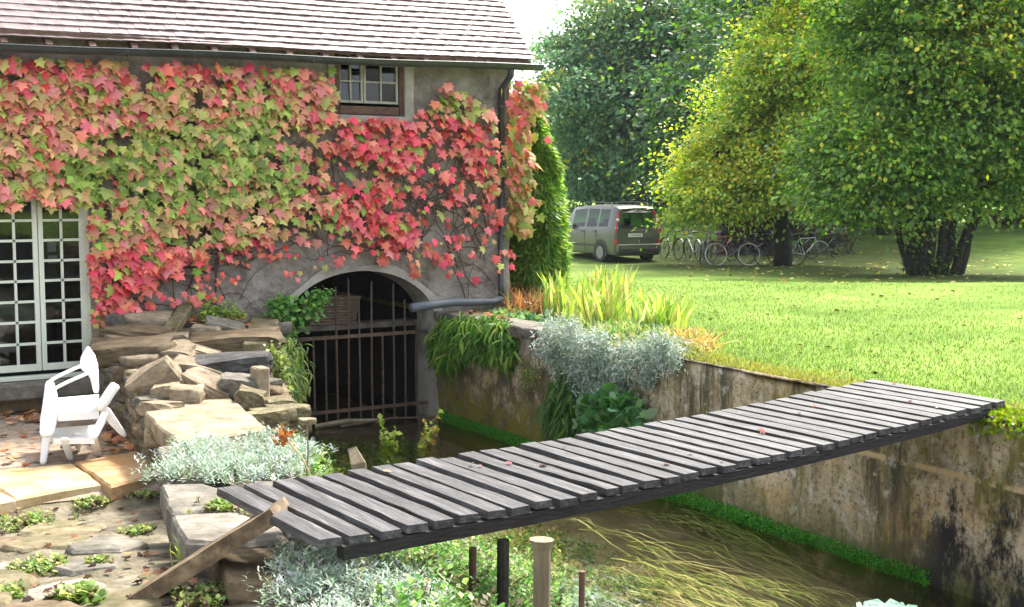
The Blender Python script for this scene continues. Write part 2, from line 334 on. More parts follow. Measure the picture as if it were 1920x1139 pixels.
# ---- leaf clouds
def unit(a): return a/(np.linalg.norm(a, axis=-1, keepdims=True)+1e-9)
def basis(t, n):
    t = unit(t); x = unit(np.cross(t, n)); return np.stack([x, t, np.cross(x, t)], -1)
def template(V, T): return np.array(V, float), np.array(T)
QUAD = template([(0, 0, 0), (.36, .5, .08), (0, 1, -.04), (-.36, .5, .08)], [(0, 1, 2), (0, 2, 3)])
NARROW = template([(0, 0, 0), (.13, .45, .05), (0, 1, -.05), (-.13, .45, .05)], [(0, 1, 2), (0, 2, 3)])
def blade_t(w=.05, bend=.35, k=4):
    V = []; T = []
    for i in range(k): y = i/k; V += [(-w*(1-y*.5), y, -bend*y*y), (w*(1-y*.5), y, -bend*y*y)]
    V.append((0, 1-.12*bend, -bend*1.05)); 
    for i in range(k-1): a = 2*i; T += [(a, a+1, a+3), (a, a+3, a+2)]
    T.append((2*k-2, 2*k-1, 2*k)); return template(V, T)
BLADE = blade_t(.045, .25); BENT = blade_t(.04, .7, 5); FROND = blade_t(.09, .8, 5)
_o = [(0, 0), (.30, -.10), (.52, .10), (.33, .28), (.66, .52), (.30, .58), (0, 1.05), (-.30, .58), (-.66, .52), (-.33, .28), (-.52, .10), (-.30, -.10)]
MAPLE = template([(0, .32, .10)]+[(x, y, -.12*(x*x+(y-.3)**2)) for x, y in _o], [(0, i+1, (i+1) % 12+1) for i in range(12)])
ROUND = template([(0, .45, .05)]+[(.5*math.sin(a), .45-.5*math.cos(a), -.02) for a in np.linspace(0, 2*math.pi, 9)[:-1]], [(0, i+1, (i+1) % 8+1) for i in range(8)])
def cloud(name, tpl, pos, t, n, s, col, mat, parent=None):
    TV, TF = tpl; R = basis(t, n); s = np.broadcast_to(s, len(pos))
    V = pos[:, None]+s[:, None, None]*np.einsum('vk,njk->nvj', TV, R); N, k = V.shape[:2]
    T = (np.arange(N)[:, None, None]*k+TF[None]).reshape(-1, 3); c = np.repeat(col, k, 0)
    return tris(name, V.reshape(-1, 3), T, mat, parent, c)
def join_clouds(name, items, mat, parent=None):
    Vs = []; Ts = []; Cs = []; b = 0
    for tpl, pos, t, n, s, col in items:
        if len(pos) == 0: continue
        TV, TF = tpl; R = basis(t, n); s = np.broadcast_to(s, len(pos))
        V = pos[:, None]+s[:, None, None]*np.einsum('vk,njk->nvj', TV, R); N, k = V.shape[:2]
        Vs.append(V.reshape(-1, 3)); Ts.append((np.arange(N)[:, None, None]*k+TF[None]).reshape(-1, 3)+b); Cs.append(np.repeat(col, k, 0)); b += N*k
    return tris(name, np.concatenate(Vs), np.concatenate(Ts), mat, parent, np.concatenate(Cs))
def pal(cols, n, jit=.25, w=None):
    c = np.array(cols)[rng.choice(len(cols), n, p=w)]; return np.clip(c*(1+jit*rng.uniform(-1, 1, (n, 1)))*(1+.12*rng.uniform(-1, 1, (n, 3))), .004, .95)
def rv(n, up=0.): v = rng.normal(size=(n, 3)); v[:, 2] += up; return unit(v)

# ---- rocks and slabs
def rock_mesh(seed, sub=3, rough=.15):
    bm = bmesh.new(); bmesh.ops.create_cube(bm, size=1.0)
    bmesh.ops.subdivide_edges(bm, edges=bm.edges[:], cuts=sub, use_grid_fill=True)
    V = np.array([v.co[:] for v in bm.verts]); L = np.linalg.norm(V, axis=1, keepdims=True); k = .24
    V2 = V*(1-k)+V/L*.62*k
    nz = np.stack([fbm(V*1.6+seed*7.3, seed+i)-.5 for i in range(3)], 1); nz2 = np.stack([fbm(V*4.5+seed*3.3, seed+9+i)-.5 for i in range(3)], 1)
    V2 = V2+nz*rough*2+nz2*rough*.75
    for v, p in zip(bm.verts, V2): v.co = p
    bmesh.ops.recalc_face_normals(bm, faces=bm.faces)
    me = bpy.data.meshes.new('stone'); bm.to_mesh(me); bm.free(); me.polygons.foreach_set('use_smooth', [seed % 2 == 0]*len(me.polygons)); return me
ROCKS = [rock_mesh(i) for i in range(8)]; _rk = {}
def rock(name, loc, dims, mat, parent=None, rot=(0, 0, 0), idx=None):
    i = random.randrange(8) if idx is None else idx
    key = (i, mat.name)
    if key not in _rk: m = ROCKS[i].copy(); m.materials.append(mat); _rk[key] = m
    o = bpy.data.objects.new(name, _rk[key]); COL.objects.link(o); w = wloc(parent) if parent else Vector((0, 0, 0))
    if parent: o.parent = parent
    o.location = Vector(loc)-w; o.scale = dims; o.rotation_euler = rot; return o
def slab(name, poly, ztop, th, mat, parent=None, jit=.012, seed=0):
    """irregular flat stone: outline (list of xy or xyz), worn edge"""
    r = np.random.default_rng(seed); P = []
    n = len(poly)
    for i in range(n):
        a = np.array(poly[i][:2], float); b = np.array(poly[(i+1) % n][:2], float); L = np.linalg.norm(b-a); k = max(1, int(L/.16))
        for j in range(k): P.append(a+(b-a)*j/k+r.uniform(-jit, jit, 2))
    P = np.array(P); c = P.mean(0); m = len(P); zt = np.array([ztop(*p) if callable(ztop) else ztop for p in P])
    def ring(s, dz): q = c+(P-c)*s; return np.c_[q, zt+dz+r.uniform(-.004, .004, m)]
    d = np.linalg.norm(P-c, axis=1).mean(); e = .02/d
    V = np.concatenate([ring(.55, .004), ring(1-e*1.2, 0), ring(1, -.018), ring(1+e*.4, -th*.6), ring(1-e, -th)]); V = np.r_[V, [[*c, zt.mean()+.006]]]
    Fc = [(k*m+i, k*m+(i+1) % m, (k+1)*m+(i+1) % m, (k+1)*m+i) for k in range(4) for i in range(m)]+[(5*m, (i+1) % m, i) for i in range(m)]
    return G().add(V, Fc).obj(name, mat, parent)

# ================================================================== THE SETTING
YW = 14.44; XC = 7.55; ZB = -1.65; ZWAT = -3.0
_D = [-80, 20, 23, 27, 33, 39, 45, 50, 65, 90, 140, 320]; _Z = [-1.65, -1.65, -1.72, -2.08, -2.24, -2.37, -2.2, -1.95, -1.32, -.75, -.3, .2]
def zlawn(X, Y):
    X = np.asarray(X, float); Y = np.asarray(Y, float); d = X*fh[0]+Y*fh[1]
    nz = (fbm(np.stack([X*.35, Y*.35, X*0], -1), 3)-.5)*.09
    return np.interp(d, _D, _Z)+nz*np.clip((X-7.8)/2, 0, 1)
def geo(a, b, h0, g=1.12):
    out = [a]; h = h0
    while out[-1] < b: out.append(min(b, out[-1]+h)); h *= g
    return out
xs = [-260+i*20 for i in range(13)]+[-5, 0, 3, 5, 6.5]+geo(XC+.02, 300, .2, 1.045)
ys = [-60, -40, -25, -15]+list(np.arange(-10, 22, .4))+geo(22, 340, .5, 1.05)
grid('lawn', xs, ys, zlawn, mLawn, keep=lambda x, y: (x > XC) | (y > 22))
# canal: bed, water, wall
grid('river_bed', list(np.arange(2.0, 8.01, .25)), list(np.arange(-30, 24, .4)), lambda X, Y: -3.28+.1*(fbm(np.stack([X, Y, X*0], -1), 5)-.5), mBed)
o = grid('water', [3.4, XC+.05], [-30, 24], lambda X, Y: X*0+ZWAT, mWater)
def wall_zy():
    ys = np.arange(-12, 14.46, .09); zs = np.arange(-3.3, ZB+.001, .066); Y, Zz = np.meshgrid(ys, zs, indexing='ij')
    n = fbm(np.stack([Y*1.4, Zz*1.4, Y*0], -1), 31, 4)-.5; n2 = fbm(np.stack([Y*6, Zz*6, Y*0], -1), 33, 3)-.5
    ru = np.clip((Y-9.8)/2, 0, 1)
    x = XC-.03-(n*.07+n2*.025)*(.5+1.3*ru)
    led = np.exp(-((Zz+2.13+.02*np.sin(Y*3))/.016)**2)*np.clip((8.3-Y)/1.2, 0, 1); x = x-.035*led
    x = x-.03*(Zz < -2.13)*np.clip((8.3-Y)/1, 0, 1)
    V = np.stack([x, Y, Zz], -1).reshape(-1, 3); nn, m = Y.shape; I = (np.arange(nn-1)[:, None]*m+np.arange(m-1)[None]).ravel()
    T = np.stack([I, I+1, I+m+1, I+m], 1); b = len(V)
    top = np.stack([x[:, -1]+.0, ys, ys*0+ZB], 1); V = np.r_[V, top+[[.0, 0, .02]], np.stack([ys*0+XC+.22, ys, ys*0+ZB-.02], 1)]
    k = np.arange(len(ys)-1); T = np.r_[T, np.stack([b+k, b+k+1, b+len(ys)+k+1, b+len(ys)+k], 1)]
    e = (np.arange(nn)*m+m-1); T = np.r_[T, np.stack([e[:-1], e[1:], b+k+1, b+k], 1)]
    return tris('canal_wall', V, T, mCanal, smooth=True)
tag(wall_zy(), kind='structure')
cw = thing('coping', (XC+.1, 12, ZB), 'pale stone coping slabs laid along the canal wall top beside the house', 'coping')
for i, (a, b) in enumerate([(11.2, 12.15), (12.17, 13.15), (13.17, 14.38)]):
    slab('coping_slab', [(XC-.10, a), (XC+.38, a), (XC+.38, b), (XC-.10, b)], ZB+.055, .13, mGrey, cw, seed=i)

# left side
def zleft(X, Y):
    X = np.asarray(X, float); Y = np.asarray(Y, float)
    z = np.interp(Y, [-30, 3, 4.5, 8, 9.7, 10.1, 10.5], [-1.70, -1.74, -1.84, -2.2, -2.55, -2.58, -2.46])
    f = .045*(fbm(np.stack([X*1.8, Y*1.8, X*0], -1), 12)-.5)*2+.03*(fbm(np.stack([X*6, Y*6, X*0], -1), 13)-.5)
    return z+f*np.where(Y > 10.3, .35, 1)
def zbank(X, Y):
    X = np.asarray(X, float); Y = np.asarray(Y, float)
    zt = np.interp(Y, [-10, 4, 6, 8, 9.5, 11], [-1.8, -1.84, -1.87, -1.95, -2.05, -2.15])
    x0 = np.interp(Y, [4, 6, 8.5, 10, 12.5], [2.3, 2.3, 2.9, 3.55, 4.1]); x1 = np.interp(Y, [4, 9, 12, 13.5], [5.2, 5.1, 5.2, 5.4])
    t = np.clip((X-x0)/(x1-x0), 0, 1.3); z = zt+(-3.15-zt)*t**.8
    return z+.1*(fbm(np.stack([X*1.5, Y*1.5, X*0], -1), 22)-.5)
grid('terrace', list(np.arange(-14, 3.4, .2)), list(np.arange(10.3, 14.5, .2)), zleft, mGravel)
grid('foreground', geo(-60, -4, 4, 1)+list(np.arange(-3.9, 3.3, .12)), [-60, -40, -20, -10]+list(np.arange(-6, 10.42, .12)), zleft, mFore, keep=lambda x, y: (x < 2.36) | (y > 7.6))
grid('canal_bank', list(np.arange(2.1, 6.0, .12)), list(np.arange(-12, 14.3, .15)), lambda X, Y: np.minimum(zbank(X, Y), zleft(X, Y)+5), mSoil,
     keep=lambda x, y: x > np.interp(y, [4, 6, 8.5, 10, 12.5], [2.2, 2.2, 2.7, 3.3, 3.8]))
def znear(X, Y): return np.where(np.asarray(X) < np.interp(Y, [4, 6, 8.5, 10, 12.5], [2.3, 2.3, 2.9, 3.55, 4.1]), zleft(X, Y), zbank(X, Y))

# ================================================================== THE HOUSE
house = thing('stone_house', (2.5, YW, -2.45), 'old stone house with a tiled roof, half covered in red creeper', 'house')
AX, AW, AZ, AR = 6.45, 1.05, -1.76, .72          # arch centre, half width, springing height, rise
def arch(x): t = np.clip(1-((x-AX)/AW)**2, 0, 1); return AZ+AR*np.sqrt(t)
XR = 8.64; ZT = 1.72
DX0, DX1, DZ0, DZ1 = 1.93, 3.17, -2.12, -.06      # french door opening
WX0, WX1, WZ0, WZ1 = 6.12, 7.08, .90, 1.62        # small window opening
def wall_front():
    cols = sorted(set([round(v, 4) for v in np.arange(-8, XR, .1)]+[DX0, DX1, WX0, WX1, XR]+[AX+AW*math.cos(a) for a in np.linspace(0, math.pi, 33)]))
    V = []; T = []; 
    def strip(x0, x1, l0, l1, h0, h1):
        n = max(1, int(max(h0-l0, h1-l1)/.12)); b = len(V)
        for k in range(n+1):
            for x, l, h in ((x0, l0, h0), (x1, l1, h1)): V.append((x, YW, l+(h-l)*k/n))
        for k in range(n): T.append((b+2*k, b+2*k+1, b+2*k+3, b+2*k+2))
    for x0, x1 in zip(cols[:-1], cols[1:]):
        if x1-x0 < 1e-4: continue
        xm = (x0+x1)/2; iv = [(-3.3, -3.3, ZT, ZT)]
        def cut(a, b):
            l0, l1, h0, h1 = iv.pop(); iv.append((l0, l1, a[0], a[1])) if a[0] > l0+1e-3 else None; iv.append((b[0], b[1], h0, h1))
        if DX0 < xm < DX1: cut((DZ0, DZ0), (DZ1, DZ1))
        if AX-AW < xm < AX+AW: cut((-3.3, -3.3), (arch(x0), arch(x1)))
        if WX0 < xm < WX1: cut((WZ0, WZ0), (WZ1, WZ1))
        for l0, l1, h0, h1 in iv:
            if max(h0-l0, h1-l1) > 1e-3: strip(x0, x1, l0, l1, h0, h1)
    V = np.array(V); V[:, 1] += -.035*(fbm(np.c_[V[:, 0]*2.2, V[:, 2]*2.2, V[:, 0]*0], 41, 4)-.5)*2
    return tris('wall', V, T, mRender, house)
wall_front()
# pale band round the arch and its reveal
g = G(); N = 40; ring = []
for i in range(N+1):
    a = math.pi*i/N; ring.append((AX+AW*math.cos(a), AZ+AR*math.sin(a), AX+(AW+.10+.03*math.sin(a*5))*math.cos(a), AZ+(AR+.09+.03*math.sin(a*7))*math.sin(a)))
ring = [(AX+AW, -3.3, AX+AW+.11, -3.3)]+ring+[(AX-AW, -3.3, AX-AW-.11, -3.3)]; V = []; Fc = []
for x, z, x2, z2 in ring: V += [(x2, YW-.02, z2), (x2, YW-.042, z2), (x, YW-.046, z), (x, YW+.5, z)]
for i in range(len(ring)-1):
    for k in range(3): Fc.append((4*i+k, 4*i+k+1, 4*i+5+k, 4*i+4+k))
g.add(V, Fc).obj('arch_surround', mArch, house)
# tunnel behind the arch
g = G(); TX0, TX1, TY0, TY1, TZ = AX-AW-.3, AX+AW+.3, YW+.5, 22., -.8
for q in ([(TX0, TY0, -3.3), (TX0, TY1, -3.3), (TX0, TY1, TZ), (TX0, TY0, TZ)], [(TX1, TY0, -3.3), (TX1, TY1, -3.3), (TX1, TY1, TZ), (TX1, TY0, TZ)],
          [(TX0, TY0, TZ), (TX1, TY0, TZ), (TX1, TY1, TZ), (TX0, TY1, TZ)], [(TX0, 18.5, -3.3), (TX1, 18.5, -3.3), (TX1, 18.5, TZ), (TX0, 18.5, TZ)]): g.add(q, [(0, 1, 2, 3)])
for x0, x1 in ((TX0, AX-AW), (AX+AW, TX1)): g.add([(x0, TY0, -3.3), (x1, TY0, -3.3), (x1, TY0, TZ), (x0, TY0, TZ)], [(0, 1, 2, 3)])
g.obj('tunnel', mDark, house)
g = G(); g.box(((TX0+TX1)/2, YW+.68, -1.80), (2*AW+.1, .30, .07)); g.obj('stone_shelf', mGrey, house)
# other walls, interior
g = G(); g.box((XR+.0-.175, YW+3.6, -.8), (.35, 6.9, 5.2)); g.box((.3, YW+7.1, -.8), (17, .3, 5.2)); g.box((-8, YW+3.6, -.8), (.3, 7, 5.2)); 
g.box((1.0, YW+3.0, .6), (8, .12, 7.4-1.2)); g.obj('side_wall', mRender, house)
g = G(); g.add([(XR-.35, YW+.05, 1.8), (XR-.35, YW+7.2, 1.8), (XR-.35, YW+3.6, 5.2)], [(0, 1, 2)]); g.add([(XR, YW+.05, 1.79), (XR, YW+7.2, 1.79), (XR, YW+3.6, 5.25)], [(0, 1, 2)]); g.obj('gable', mRender, house)
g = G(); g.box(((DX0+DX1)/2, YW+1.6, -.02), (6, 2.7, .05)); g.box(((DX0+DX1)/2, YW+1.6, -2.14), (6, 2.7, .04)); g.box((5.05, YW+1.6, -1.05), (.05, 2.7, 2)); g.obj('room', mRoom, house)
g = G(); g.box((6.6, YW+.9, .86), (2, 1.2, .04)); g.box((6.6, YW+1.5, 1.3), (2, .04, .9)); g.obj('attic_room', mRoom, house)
# door reveal + window reveal + stone step
g = G()
for x in (DX0, DX1): g.box((x+(.0 if x == DX0 else .0), YW+.11, (DZ0+DZ1)/2), (.012, .2, DZ1-DZ0))
g.box(((DX0+DX1)/2, YW+.11, DZ1), (DX1-DX0, .2, .012)); g.obj('door_reveal', mArch, house)
G().box((WX0-.03, YW+.05, 1.25), (.08, .16, .8)).obj('window_jamb', mArch, house); G().box((WX1+.05, YW-.01, 1.25), (.12, .10, .74)).obj('window_jamb', mArch, house)
g = G(); g.box(((WX0+WX1)/2, YW-.01, WZ0-.06), (1.16, .14, .09)); g.obj('window_sill', mArch, house, bevel=.008)
g = G(); g.box((1.5, YW-.09, -2.21), (3.5, .26, .17)); g.obj('door_step', mGrey, house, bevel=.02)
g = G(); g.box((1.5, YW-.02, -2.37), (3.5, .14, .14)); g.obj('plinth', mBrownSt, house, bevel=.015)

# french door
YD = YW+.06
zr = [PY(120, y, YD)[2] for y in (378, 413, 450, 488, 525, 563, 601, 641, 679)]
door = G(); door.box((DX1-.03, YD+.01, (DZ0+DZ1)/2), (.07, .09, DZ1-DZ0-.02)); door.box((DX0+.03, YD+.01, (DZ0+DZ1)/2), (.07, .09, DZ1-DZ0-.02)); door.box(((DX0+DX1)/2, YD+.01, DZ1-.04), (DX1-DX0-.14, .09, .06)); door.box(((DX0+DX1)/2, YD, DZ0+.03), (DX1-DX0-.14, .11, .05))
dp = door.obj('french_door', mSage, house, bevel=.006)
xm = PY(73, 530, YD)[0]; xr_ = PY(159, 530, YD)[0]; lw = xr_-xm
for (a, b) in ((xm-lw, xm-.004), (xm+.004, xr_)):
    g = G(); st = .052; zt, zb = zr[0]+.06, zr[-1]-.075
    g.box((a+st/2, YD-.01, (zt+zb)/2), (st, .045, zt-zb)); g.box((b-st/2, YD-.01, (zt+zb)/2), (st, .045, zt-zb))
    g.box(((a+b)/2, YD-.01, (zr[0]+zt)/2), (b-a-2*st, .043, zt-zr[0])); g.box(((a+b)/2, YD-.01, (zr[-1]+zb)/2), (b-a-2*st, .043, zr[-1]-zb))
    g.obj('door_leaf', mSage, dp, bevel=.004)
    g = G(); g.box(((a+b)/2, YD-.012, (zr[0]+zr[-1])/2), (.028, .03, zr[0]-zr[-1]))
    for z in zr[1:-1]: g.box(((a+b)/2, YD-.014, z), (b-a-2*st, .026, .028))
    g.obj('muntin', mSage, dp)
    for k in range(8):
        for x0, x1 in ((a+st, (a+b)/2-.012), ((a+b)/2+.012, b-st)):
            G().box(((x0+x1)/2, YD, (zr[k]+zr[k+1])/2), (x1-x0+.004, .004, zr[k]-zr[k+1]-.018), Matrix.Rotation(random.uniform(-.006, .006), 3, 'Z')).obj('pane', mGlass, dp)
pap = plain('paper', (.7, .72, .72), .8)
for (px, py, w, h) in ((97, 463, .09, .11), (99, 487, .10, .09)):
    p = PY(px, py, YD+.05); tag(G().box(p, (w, .002, h)).obj('paper_note', pap), 'small white paper %s stuck behind the glass of the french door' % ('upper, smaller note' if py < 470 else 'lower, wider note'), 'note')
# a table seen dimly inside
tb = thing('indoor_table', (2.6, YW+1.2, -2.12), 'dark table standing in the room behind the french door', 'table')
G().box((2.5, YW+1.2, -1.40), (1.3, .8, .04)).obj('table_top', mBrownWood, tb)
for x in (1.95, 3.05):
    for y in (-.33, .33): G().box((x, YW+1.2+y, -1.76), (.06, .06, .68)).obj('leg', mBrownWood, tb)

# attic window
YWn = YW+.03
win = G(); 
win.box((WX0+.045, YWn, 1.27), (.09, .08, .74)); win.box((WX1-.03, YWn, 1.27), (.07, .08, .74)); win.box(((WX0+WX1)/2, YWn-.01, WZ0+.055), (WX1-WX0-.15, .09, .10))
wf = win.obj('window', mBrownWood, house, bevel=.006)
wx = [PY(x, 170, YWn)[0] for x in (632, 679, 744)]; wz = [1.62, PY(700, 155, YWn)[2], PY(700, 195, YWn)[2]]
for a, b in ((wx[0], wx[1]-.005), (wx[1]+.005, wx[2])):
    g = G(); st = .03
    for x in (a+st/2, (a+b)/2, b-st/2): g.box((x, YWn-.02, (wz[0]+wz[2])/2), (st if x != (a+b)/2 else .02, .035, wz[0]-wz[2]))
    g.box(((a+b)/2, YWn-.021, wz[1]), (b-a-2*st, .03, .02)); g.box(((a+b)/2, YWn-.021, wz[2]+.015), (b-a-2*st, .03, .03)); g.obj('casement', mGreyWoodPaint, wf)
    for x0, x1 in ((a+st, (a+b)/2-.01), ((a+b)/2+.01, b-st)):
        for z0, z1 in ((wz[0], wz[1]), (wz[1], wz[2])): G().box(((x0+x1)/2, YWn-.012, (z0+z1)/2), (x1-x0, .004, z0-z1-.02), Matrix.Rotation(random.uniform(-.1, .1), 3, 'X')).obj('pane', mGlass, wf)

# roof: courses of small flat clay tiles
EY, EZ = 14.16, 1.66; PIT = math.radians(46); sv = np.array([0, math.cos(PIT), math.sin(PIT)]); nv = np.array([0, -math.sin(PIT), math.cos(PIT)]); EXPO = .107; TW = .172
XEND = 8.86
def eave_z(x): return .012*(x-8.8)+.006*math.sin(x*1.7)
def tile_mesh(i):
    r = np.random.default_rng(i); w, l, th = TW-.0012, .20, .014
    V = np.array([(x, y, z) for x in (-w/2, 0, w/2) for y in (0, l) for z in (-th/2, th/2)], float)
    V[:, 2] += np.where(V[:, 0] == 0, .004, 0)*(1 if i % 2 else -.4); V += r.uniform(-.0015, .0015, V.shape)*[.3, 1, .6]
    Fc = [(0, 2, 3, 1), (8, 9, 11, 10)]
    for a in (0, 4): Fc += [(a+1, a+3, a+7, a+5), (a, a+4, a+6, a+2), (a, a+1, a+5, a+4), (a+2, a+6, a+7, a+3)]
    me = bpy.data.meshes.new('roof_tile'); me.from_pydata([tuple(v) for v in V], [], Fc); me.materials.append(mTile); return me, V, Fc
TM = [tile_mesh(i) for i in range(6)]
tiles = []
for row in range(46):
    off = (row % 2)*TW/2
    for c in range(100):
        x = XEND-TW/2-off*.999-c*TW
        if x < -7.9: break
        tiles.append((x, row))
    if off: tiles.append((XEND-TW/4+.002, row))
def tpose(x, row):
    p = np.array([x, EY, EZ+eave_z(x)])+sv*(row*EXPO)+nv*(.012+random.uniform(-.001, .002)); ang = PIT+math.radians(-9.5)+random.uniform(-.006, .006); return p, ang, random.uniform(-.005, .005)
vis = lambda t: t[0] > 2.2 and t[1] <= 15 
near = sorted([t for t in tiles if vis(t)], key=lambda t: (t[1], -t[0]))[:300]; ns = set(near)
g = G()
for t in tiles:
    p, an, yw = tpose(*t); k = random.randrange(6)
    if t in ns:
        o = bpy.data.objects.new('roof_tile', TM[k][0]); COL.objects.link(o); o.parent = house; o.location = Vector(p)-house.location; o.rotation_euler = (an, yw*.3, yw)
        if t[1] % 2 and t[0] > XEND-TW/3: o.scale = (.5, 1, 1)
    else:
        Rm = np.array(Matrix.Rotation(yw, 3, 'Z')@Matrix.Rotation(an, 3, 'X')); V = TM[k][1].copy()
        if t[1] % 2 and t[0] > XEND-TW/3: V[:, 0] *= .5
        g.add(V@Rm.T+p, TM[k][2])
tag(g.obj('roof_tiles', mTile, house), kind='stuff')
# back slope, deck, verge board, rafters
g = G(); rl = 46*EXPO; rid = np.array([0, EY, EZ])+sv*rl
g.add([(-8.2, EY+.03, EZ-.06), (XEND-.06, EY+.03, EZ-.02), (XEND-.06, rid[1], rid[2]-.03), (-8.2, rid[1], rid[2]-.03)], [(0, 1, 2, 3)])
g.add([(-8.2, rid[1]+.002, rid[2]), (XEND, rid[1]+.002, rid[2]), (XEND, rid[1]+3.7, rid[2]-3.7), (-8.2, rid[1]+3.7, rid[2]-3.7)], [(0, 1, 2, 3)]); g.obj('roof_deck', mTile, house)
for i in range(30):
    x = 8.6-i*.45; G().beam((x, EY-.02, EZ-.10+eave_z(x)), (x, YW+.5, EZ+.5), .07, .09).obj('rafter', mBrownWood, house)
G().box((.3, EY+.02, EZ-.03), (17, .02, .05)).obj('fascia', mBrownWood, house)
# gutter: half round with a bright rolled lip
GY, GZ, GR = EY-.045, 1.585, .068
g = G(); xsn = np.linspace(-8, 8.93, 60); V = []; n = 9
for x in xsn:
    for k in range(n): a = math.pi+math.pi*k/(n-1); V.append((x, GY+GR*math.cos(a), GZ+eave_z(x)*1.3+GR*math.sin(a)))
Fc = [(i*n+k, i*n+k+1, (i+1)*n+k+1, (i+1)*n+k) for i in range(len(xsn)-1) for k in range(n-1)]+[tuple((len(xsn)-1)*n+k for k in range(n))]
g.add(V, Fc); g.tube([(x, GY-GR, GZ+eave_z(x)*1.3+.004) for x in xsn], .009, 5); gut = g.obj('gutter', mZinc, house, smooth=True)
for i in range(18):
    x = 8.6-i*.72; z = GZ+eave_z(x)*1.3
    G().tube([(x, GY-GR-.004, z+.01), (x, GY-GR*.75, z-GR*.8), (x, GY, z-GR-.006), (x, GY+GR+.01, z), (x, GY+GR+.02, z+.05)], .007, 4).obj('gutter_bracket', mZinc, gut)
# downspout with its elbow at the top and a foot
zt = GZ+eave_z(8.5)*1.3
px0 = 8.47
dsp = G().tube([(px0, GY, zt-.06), (px0, GY+.01, zt-.14), (px0, YW-.075, zt-.30), (px0, YW-.075, -.3), (px0-.01, YW-.075, -1.30), (px0-.03, YW-.13, -1.46)], .045, 10).obj('downspout', mZinc, house, smooth=True)
for z in (1.05, -.1, -1.05): G().tube([(px0, YW-.075, z), (px0, YW-.075, z+.03)], .053, 10).obj('pipe_clip', mZinc, dsp)
# drain pipe that carries the rain over the canal
a = PX(905, 561, 8.2); 
dr = G(); dr.tube([(8.42, YW-.14, -1.50), (8.2, YW-.25, -1.535), (7.9, YW-.42, -1.56)], .05, 10); 
e = PY(772, 578, 13.9); m_ = PY(850, 567, 14.1)
dr = G().tube([(8.44, YW-.13, -1.47), (8.25, YW-.2, -1.5), m_, (m_+e)/2+np.array([0, 0, .005]), e], [.045, .045, .055, .055, .058], 12)
tag(dr.obj('drain_pipe', mPipe, smooth=True), 'dark grey plastic drain pipe running from the downspout out over the canal', 'pipe')

# iron gate in the arch
YG = YW+.22
gate = thing('iron_gate', (AX, YG, -3.0), 'rusty iron bar gate filling the arched water opening', 'gate')
bx_ = [566, 589, 611, 632, 654, 675, 697, 718, 739, 760, 780]
tops = [-1.86, -1.86, -1.86, -1.25, -1.15, -1.42, -1.2, -1.86, -1.24, -1.45, -1.72]
for x, zt_ in zip(bx_, tops):
    X = PY(x, 700, YG)[0]; G().tube([(X+random.uniform(-.008, .008), YG, -3.05), (X, YG, -2.3), (X+random.uniform(-.01, .01), YG, zt_)], .0135, 6).obj('bar', mRust, gate)
for z, x0, x1 in ((-1.885, 5.42, 7.52), (-2.83, 5.35, 7.5)): G().box(((x0+x1)/2, YG-.022, z), (x1-x0, .014, .045)).obj('rail', mRust, gate)
# wicker basket on the shelf behind the bars
bk = thing('wicker_basket', (6.1, YW+.62, -1.765), 'shallow brown wicker basket on the ledge behind the gate bars', 'basket')
c0 = np.array([PY(620, 600, YW+.6)[0], YW+.62, -1.765]); g = G()
for k in range(9):
    f = k/8; w = .33+.05*f; d = .11+.03*f; z = c0[2]+.02+.3*f
    g.tube([(c0[0]+w*math.copysign(abs(math.cos(a))**.5, math.cos(a)), c0[1]+d*math.copysign(abs(math.sin(a))**.5, math.sin(a)), z+.006*(-1)**(i+k)) for i, a in enumerate(np.linspace(0, 2*math.pi, 25))], .019, 5)
g.obj('weave', mWick, bk)
g = G(); g.box((c0[0], c0[1], c0[2]+.01), (.66, .2, .02)); g.obj('basket_base', mWick, bk)
G().tube([(c0[0]+.39*math.copysign(abs(math.cos(a))**.5, math.cos(a)), c0[1]+.15*math.copysign(abs(math.sin(a))**.5, math.sin(a)), c0[2]+.34) for a in np.linspace(0, 2*math.pi, 25)], .024, 6).obj('rim', mWick, bk)
# driftwood by the gate foot
p0 = PZ(590, 800, -2.97); p1 = PZ(720, 788, -2.95); p2 = PZ(650, 790, -2.94)
tag(G().tube([p0, p2, p1], [.03, .035, .02], 6).obj('driftwood', mPost), 'pale stick of driftwood floating against the foot of the gate', 'stick')
p0 = PZ(640, 800, -2.96); p1 = PZ(840, 782, -2.96)
tag(G().tube([p0, (p0+p1)/2+np.array([0, .15, .02]), p1], .014, 5).obj('driftwood', mRust), 'thin dark twig lying on the water across the gate foot', 'stick')

